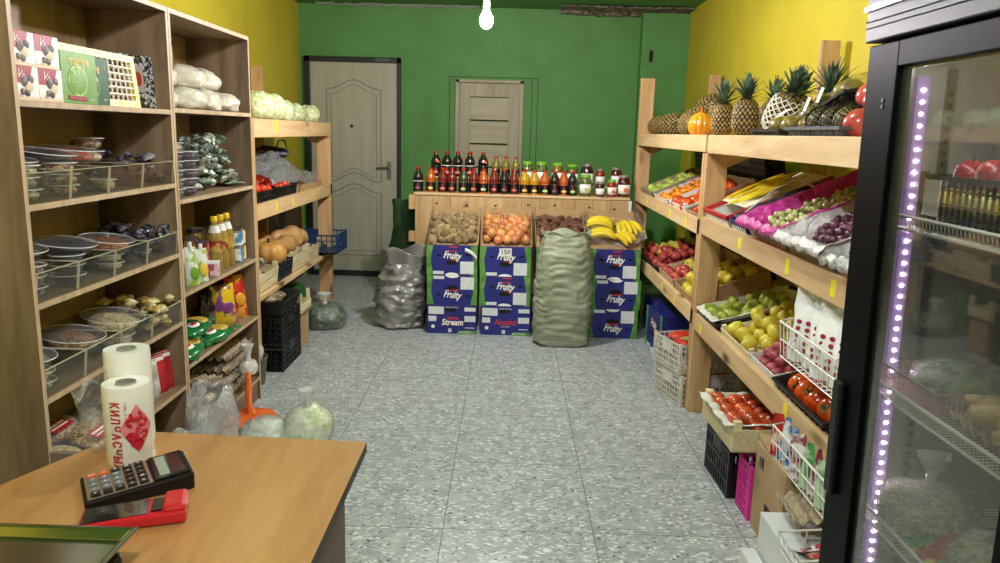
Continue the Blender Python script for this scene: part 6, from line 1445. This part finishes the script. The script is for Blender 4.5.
for k, (x, y, z, rz, s) in enumerate(((-1.62, 5.32, .665, 70, 1.0), (-1.66, 5.55, .70, 60, 1.05), (-1.60, 5.72, .66, 100, 1.0), (-1.75, 5.28, .68, 95, 1.0))):
    put('squash', sq, T(x, y, z) @ RZ(rz) @ S(s, s, s), 'tan butternut squash on the low left shelf, %s' % ['nearest the pumpkin', 'topmost in the middle', 'farthest towards the blue crate', 'half hidden at the back'][k], 'squash', 'butternut squashes')
t = thing('pumpkin', 'ribbed orange tan pumpkin on the low left shelf beside the bookcase', 'pumpkin', T(-1.60, 5.0, .66))
part('pumpkin_body', MB().lathe([(.02, -.07), (.08, -.068), (.115, -.03), (.12, .02), (.095, .06), (.04, .078), (.005, .07)], 60, fn=lambda a, k, r, z: r*(1-.07*abs(math.cos(a*5))**5)), m_sq2, t); part('pumpkin_stem', MB().tube([(0, 0, .07), (0, .01, .1)], [.012, .009], 7), m_stem, t)
for k in range(5): put('netted_green', gp[k % 4], onl(4.66, Z6, 6) @ T(-.12+.06*k, .12, .13) @ rrot(False) @ S(1.3, 1.3, 1.3), 'bagged greens in the nearest pale crate of the left rack', 'bag', 'bagged greens in the nearest pale crate')
m_bluec = mat('blue_crate_plastic', '#16325e', '#1c3c6c', scale=10, rough=.4)
A = T(-1.345, 6.10, .515) @ RZ(90); lattice_crate('blue plastic crate sticking out at the far end of the low left shelf', A, .36, .50, .15, m_bluec, nx=9, nzz=3, bar=.007)
for k in range(7): put('cucumber', MB().tube([(-.07, 0, 0), (-.05, 0, 0), (.05, 0, .006), (.07, 0, .006)], [.008, .019, .019, .008], 9).mesh('cucumber', mat('cucumber_skin', '#1c3a1a', '#2f5a2a', scale=20, rough=.4), 80), A @ T(-.12+.04*k, .2+.05*(k % 3), .03) @ RZ(60+20*k), 'dark green cucumber in the blue crate', 'cucumber', 'cucumbers in the blue crate')
# floor under the left rack
for k in range(2): lattice_crate('black plastic crate on the floor by the bookcase, %s of two' % ['lower', 'upper'][k], T(-1.365, 4.68, .176*k+.001) @ RZ(90), .40, .40, .17, m_bcrate, nx=11, nzz=5, bar=.009)
A = T(-1.36, 4.68, .355) @ RZ(90); tub_tray('black tray of brown leaves on top of the two black crates', A, .40, .40, .09, m_bcrate)
mb = MB().ell(.15, .15, .04, None, 0, 24, 12, lambda v: v*(1+.3*nz(v*20))); solo('paper_bundle', mb, mat('brown_leaves', '#5a4a34', '#a8967a', scale=30, rough=.8), 'crumpled brown paper in the black tray under the left rack', 'paper', A @ T(0, .2, .075))
solo('carton_box', MB().box(-.1, .1, 0, .3, 0, .25), mcb, 'small brown box on the floor behind the black crates', 'box', T(-1.385, 5.07, 0) @ RZ(90), bevel=.003)
lath_crate('pale wooden crate standing on the small brown box', T(-1.37, 5.07, .252) @ RZ(90), .24, .34, .07, None, 1, m_lathX, m_lath, hp=.14)
m_gbag = mat('dark_green_bag', '#1c4a20', '#2c6a30', scale=8, rough=.25, bump=.7, bscale=14, coat=.4)
solo('green_bag', MB().ell(.17, .2, .17, T(0, 0, .16), 0, 32, 20, lambda v: v*(1+.18*nz(v*8)+.08*nz(v*22))), m_gbag, 'large dark green plastic bag under the low left shelf', 'bag', T(-1.66, 5.62, .02))
m_dgf = mat('dark_green_fill', '#182c18', '#4a6040', scale=22, rough=.5, lo=.4, hi=.6, bump=.4)
bagged('clear tied bag of dark greens on the floor before the left rack', T(-1.375, 5.60, 0), .165, .16, .125, m_dgf, 31, name='greens_bag')
t = thing('bucket', 'olive bucket with a white bag on the floor at the bookcase corner', 'bucket', T(-1.50, 4.25, 0)); part('bucket_wall', MB().lathe([(.085, 0), (.09, .004), (.108, .16), (.112, .165), (.105, .168), (.1, .16), (.085, .01)], 24), mat('olive_bucket', '#5c5c46', rough=.5), t)
solo('white_bag', MB().ell(.1, .1, .065, None, 0, 24, 14, lambda v: v*(1+.25*nz(v*16))), m_loaf, 'crumpled white bag stuffed in the olive bucket', 'plastic bag', T(-1.50, 4.25, .185))
# sacks beside the potato cartons
m_silver = mat('grey_silver_sack', '#6a6864', '#a09d98', scale=4, rough=.32, bump=.5, bscale=14, coat=.5, metal=.15)
t = thing('grey_sack', 'half full shiny grey plastic sack slumped left of the potato cartons', 'sack', T(-.815, 5.74, 0))
part('sack_body', sack(.36, .34, .50, 6, 1.2, .03, .014, 24, 2.2), m_silver, t)
part('sack_neck', MB().sheet(50, 12, lambda u, v: Vector((.03+(.15+.03*v+.02*math.sin(u*19))*math.cos(2*PI*u), (.13+.02*math.sin(u*25))*math.sin(2*PI*u), .46+v*(.13+.035*math.sin(u*12))+.015*nz((u*9, v*5, 1)))), closeu=True), m_silver, t, solid=.004)
t = thing('green_mesh_sack', 'dark green mesh sack hanging between the steel door and the bottle table', 'sack', T(-.90, 6.55, .30))
part('sack_body', MB().sheet(30, 30, lambda u, v: Vector(((.13+.02*math.sin(v*7)+.012*nz((u*6, v*6, 1)))*(1-.25*v)*math.cos(2*PI*u), .10*(1-.3*v)*math.sin(2*PI*u), v*.6+.02*math.sin(u*12)*v)), closeu=True), mat('green_mesh', '#1e3a20', '#2f5530', scale=120, rough=.7), t, solid=.003)
part('sack_filling', MB().ell(.12, .09, .15, T(0, 0, .13), 0, 20, 12, lambda v: v*(1+.15*nz(v*14))), mat('dark_fill', '#22301c', '#3c4a2c', scale=20, rough=.8), t)
part('hanging_cord', MB().tube([(0, 0, .58), (.1, .1, .66), (.165, -.1, .69)], .004, 5), m_gbag, t)

# ------------------------------------------------------------ things on the desk
m_roll = film('rolled_bag_film', '#ece8da', .82, .22, wr=.25, wscale=9, edge=.2, tint='#f4f0e0'); m_core = mat('roll_core', '#8f8a80', '#a39e92', scale=20, rough=.8)
m_rolls = mat('wound_bag_film', '#dcdad4', '#eae8e2', scale=5, rough=.28, coat=.5, bump=.1, bscale=12)
def roll(M, r, h, label, printed):
    t = thing('bag_roll', label, 'roll', M, 'rolls of clear bags')
    part('roll_body', MB().lathe([(r*.97, 0), (r, .004), (r*.985, h*.3), (r*1.01, h*.55), (r, h-.004), (r*.97, h), (r*.44, h-.002), (r*.42, h-.03), (.001, h-.031)], 40), m_rolls, t)
    part('roll_core', MB().lathe([(r*.40, h-.03), (r*.43, h-.03), (r*.43, h+.0015), (r*.39, h+.0015), (r*.39, h-.03)], 24), m_core, t)
    if printed:
        mb = MB(); B = lambda a: RZ(a) @ T(0, -r*1.018, 0) @ RX(90)
        s = 'КЫРГЫЗЧА'
        for k, ch in enumerate('КИЛЧАСЧЫЛ'):
            lettering(mb, ch, .026, B(-22) @ T(0, h*.80-k*.0168, 0) @ RZ(-90), 0, bold=.03, stretch=.75)
        for k in range(9): lettering(mb, 'сом бакча'[k], .008, B(4) @ T(0, h*.82-k*.006, 0) @ RZ(-90), 0)
        # curled diamond ornament
        for sx, sy in ((1, 1), (1, -1)):
            for (cx, cy, rr, a0, a1) in ((.0, .03*sy, .012, -200, 60), (.012, .014*sy, .009, -150, 110), (-.012, .014*sy, .009, 30, 290)):
                for w in (-1, 1)[:1]:
                    pts = []
                    for q in range(12):
                        a = math.radians(a0+(a1-a0)*q/11)*sy; k_ = rr*(1-.04*q); px, py = cx+k_*math.cos(a), cy+k_*math.sin(a)
                        th = px/r; pts.append(((r*1.018)*math.sin(th+.5), -(r*1.018)*math.cos(th+.5), h*.48+py))
                    mb.tube(pts, .0036, 5)
        n = 10
        vs = []; fs = []
        for i in range(n+1):
            x = -.033+.066*i/n; hh = .052*(1-abs(x)/.034)+.001; th = x/r+.5
            vs += [((r*1.014)*math.sin(th), -(r*1.014)*math.cos(th), h*.48-hh), ((r*1.014)*math.sin(th), -(r*1.014)*math.cos(th), h*.48+hh)]
        mbp = MB()
        part('ornament_print', mb, mat('red_bag_print', '#b4182c', rough=.35), t)
        part('ornament_field', MB().add(vs, [(2*i, 2*i+2, 2*i+3, 2*i+1) for i in range(n)]), mat('red_bag_field', '#c02a3c', '#d8808a', scale=30, rough=.35, lo=.45, hi=.5), t)
    return t
roll(T(-.783, 1.488, .801) @ RZ(18), .047, .170, 'front roll of clear bags with red ornament and lettering', True)
roll(T(-.822, 1.575, .801) @ RZ(18), .047, .216, 'taller plain roll of clear bags behind the printed roll', False)
mb = MB().sheet(12, 16, lambda u, v: Vector((-.0-.075*v*(1-.3*u)+.004*math.sin(v*9), .0+.02*u+.01*math.sin(v*5), .19*(1-u)*(1-.25*v)+.005)))
solo('loose_film', mb, m_clear, 'loose clear film hanging off the left of the bag rolls', 'plastic film', T(-.822, 1.49, .802), solid=.0008)
# calculator
CM = T(-.708, 1.362, .8015) @ RZ(33)
t = thing('calculator', 'large black desk calculator with grey and orange keys', 'calculator', CM); L_, Wd = .190, .122
def slab(x0, x1, y0, y1, z0, z1, zt): # sloping top
    vs = [(x0, y0, z0), (x1, y0, z0), (x1, y1, z0), (x0, y1, z0), (x0, y0, z1), (x1, y0, zt), (x1, y1, zt), (x0, y1, z1)]
    return MB().add(vs, [(3, 2, 1, 0), (4, 5, 6, 7), (0, 1, 5, 4), (1, 2, 6, 5), (2, 3, 7, 6), (3, 0, 4, 7)])
part('calculator_body', slab(-L_/2, L_/2, -Wd/2, Wd/2, 0, .016, .034), m_black, t, bevel=.004)
TT = T(-L_/2, 0, .0162) @ RY(-math.degrees(math.atan2(.018, L_)))
part('face_plate', MB().box(.006, .118, -Wd/2+.006, Wd/2-.006, 0, .0012, TT), mat('champagne_plate', '#a58e78', rough=.35, metal=.5), t, bevel=.0005)
mk = {'g': mat('grey_key', '#6a6d72', rough=.4), 'k': mat('black_key', '#121214', rough=.35), 'o': mat('orange_key', '#d8542c', rough=.4)}
lay = ['ogggk', 'ogggk', 'kgggk', 'kkkkk', 'kkkkk']
m_keytx = mat('key_legend', '#e8e8e8', rough=.5)
sym = [['AC', '7', '4', '1', '0'], ['C', '8', '5', '2', '.'], ['%', '9', '6', '3', '='], ['M', 'x', '-', '+', '='], ['R', '/', '*', 'M', '%']]
for i in range(5):
    for j in range(5):
        x = .012+.0208*i; y = Wd/2-.028-.0212*j+.008
        c = 'k' if (i >= 3 or j == 4) else ('o' if (i < 2 and j == 0) else 'g')
        if i == 2 and j == 0: c = 'k'
        kx = part('key', MB().box(x, x+.0165, y-.008, y+.008, .0012, .0062, TT), mk[c], t, bevel=.0015)
        mb = MB(); lettering(mb, sym[i][j], .009, TT @ T(x+.008, y, .0063) , 0, bold=.02); part('key_legend', mb, m_keytx, kx)
part('display_bezel', MB().box(.122, L_-.006, -Wd/2+.006, Wd/2-.006, 0, .004, TT), m_blackg, t, bevel=.001)
part('display', MB().box(.132, .150, -.045, .045, .0041, .0048, TT), mat('lcd_grey', '#7d8478', rough=.25), t)
part('solar_panel', MB().box(.156, .178, -.045, .045, .0041, .0048, TT), mat('solar_brown', '#2c1216', '#5a2a32', scale=60, rough=.15, coat=.6), t)
# card terminal
t = thing('payment_terminal', 'red and black hand-held payment terminal beside the calculator', 'terminal', T(-.652, 1.236, .8015) @ RZ(19)); m_tred = mat('terminal_red', '#c01a26', rough=.35, coat=.3)
part('terminal_body', slab(-.088, .088, -.036, .036, 0, .016, .026), m_tred, t, bevel=.006)
part('printer_cover', MB().box(.05, .09, -.034, .034, .016, .034, RY(-2)), m_tred, t, bevel=.008)
TT2 = T(-.088, 0, .0164) @ RY(-3.2)
sc_ = part('terminal_screen', MB().box(.006, .112, -.028, .028, 0, .0012, TT2), mat('screen_glass', '#060608', rough=.05, coat=1), t)
part('printer_slot', MB().box(.118, .136, -.024, .024, 0, .003, TT2), m_blackg, t); mb = MB().lathe([(.006, 0), (.006, .0006)], 16, T(.07, -.004, .0345)); part('terminal_logo', mb, m_white, t)
# weighing scale
t = thing('weighing_scale', 'shop scale with a steel pan at the near corner of the desk', 'scale', T(-.715, .945, .8005))
m_steel = mat('pan_steel', '#b0b4ae', '#bcc0ba', scale=3, rough=.16, metal=1, stretch=(1, 12, 1))
def ring2(x0, x1, y0, y1, z): return [(x0, y0, z), (x1, y0, z), (x1, y1, z), (x0, y1, z)]
rs = [ring2(-.16, .12, -.22, .135, .052), ring2(-.172, .132, -.232, .147, .066), ring2(-.180, .140, -.240, .155, .0665), ring2(-.180, .140, -.240, .155, .062), ring2(-.172, .132, -.232, .147, .0615), ring2(-.158, .118, -.218, .133, .049)]
vs = [v for q in rs for v in q]; fs = [(i*4+k, i*4+(k+1) % 4, (i+1)*4+(k+1) % 4, (i+1)*4+k) for i in range(5) for k in range(4)]+[(0, 1, 2, 3), (23, 22, 21, 20)]
part('steel_pan', MB().add(vs, fs), m_steel, t, bevel=.003)
part('scale_body', MB().box(-.16, .135, -.22, .12, .004, .048), m_blackg, t, bevel=.012)
for x in (-.12, .1): part('foot', MB().lathe([(.012, 0), (.012, .006)], 10, T(x, .08, 0)), m_black, t)
# ------------------------------------------------------------ light, camera
bulb(-.15, .25, 2.45, 'bare lit bulb hanging nearest the camera over the desk', 250)
bulb(.25, 2.7, 2.5, 'extra unseen bulb added in the middle of the shop to brighten the shelves', 130)  # extra bulb out of view, added to light the bookcase interiors
w = bpy.data.worlds.new('world'); SC.world = w; w.use_nodes = True
w.node_tree.nodes['Background'].inputs[0].default_value = (.9, .95, 1, 1); w.node_tree.nodes['Background'].inputs[1].default_value = .3
cam = bpy.data.cameras.new('camera'); co = bpy.data.objects.new('camera', cam); COL.objects.link(co); SC.camera = co
F, p, r, yw, H = 754.9, .19516, .02684, -.00767, 1.5
cam.sensor_width = 36; cam.lens = F/1000*36; cam.clip_start = .05
f = Vector((math.sin(yw)*math.cos(p), math.cos(yw)*math.cos(p), -math.sin(p))); rt = Vector((math.cos(yw), -math.sin(yw), 0)); dn = f.cross(rt)
r2 = math.cos(r)*rt-math.sin(r)*dn; d2_ = math.sin(r)*rt+math.cos(r)*dn
Mx = Matrix((r2, -d2_, -f)).transposed().to_4x4(); Mx.translation = (0, 0, H); co.matrix_world = Mx
vs = SC.view_settings; vs.view_transform = 'Standard'; vs.look = 'None'; vs.gamma = 1; vs.use_curve_mapping = False; vs.exposure = 2.8
SC.cycles.max_bounces = 10; SC.cycles.transparent_max_bounces = 24; SC.cycles.sample_clamp_indirect = 6; SC.cycles.caustics_reflective = False; SC.cycles.caustics_refractive = False
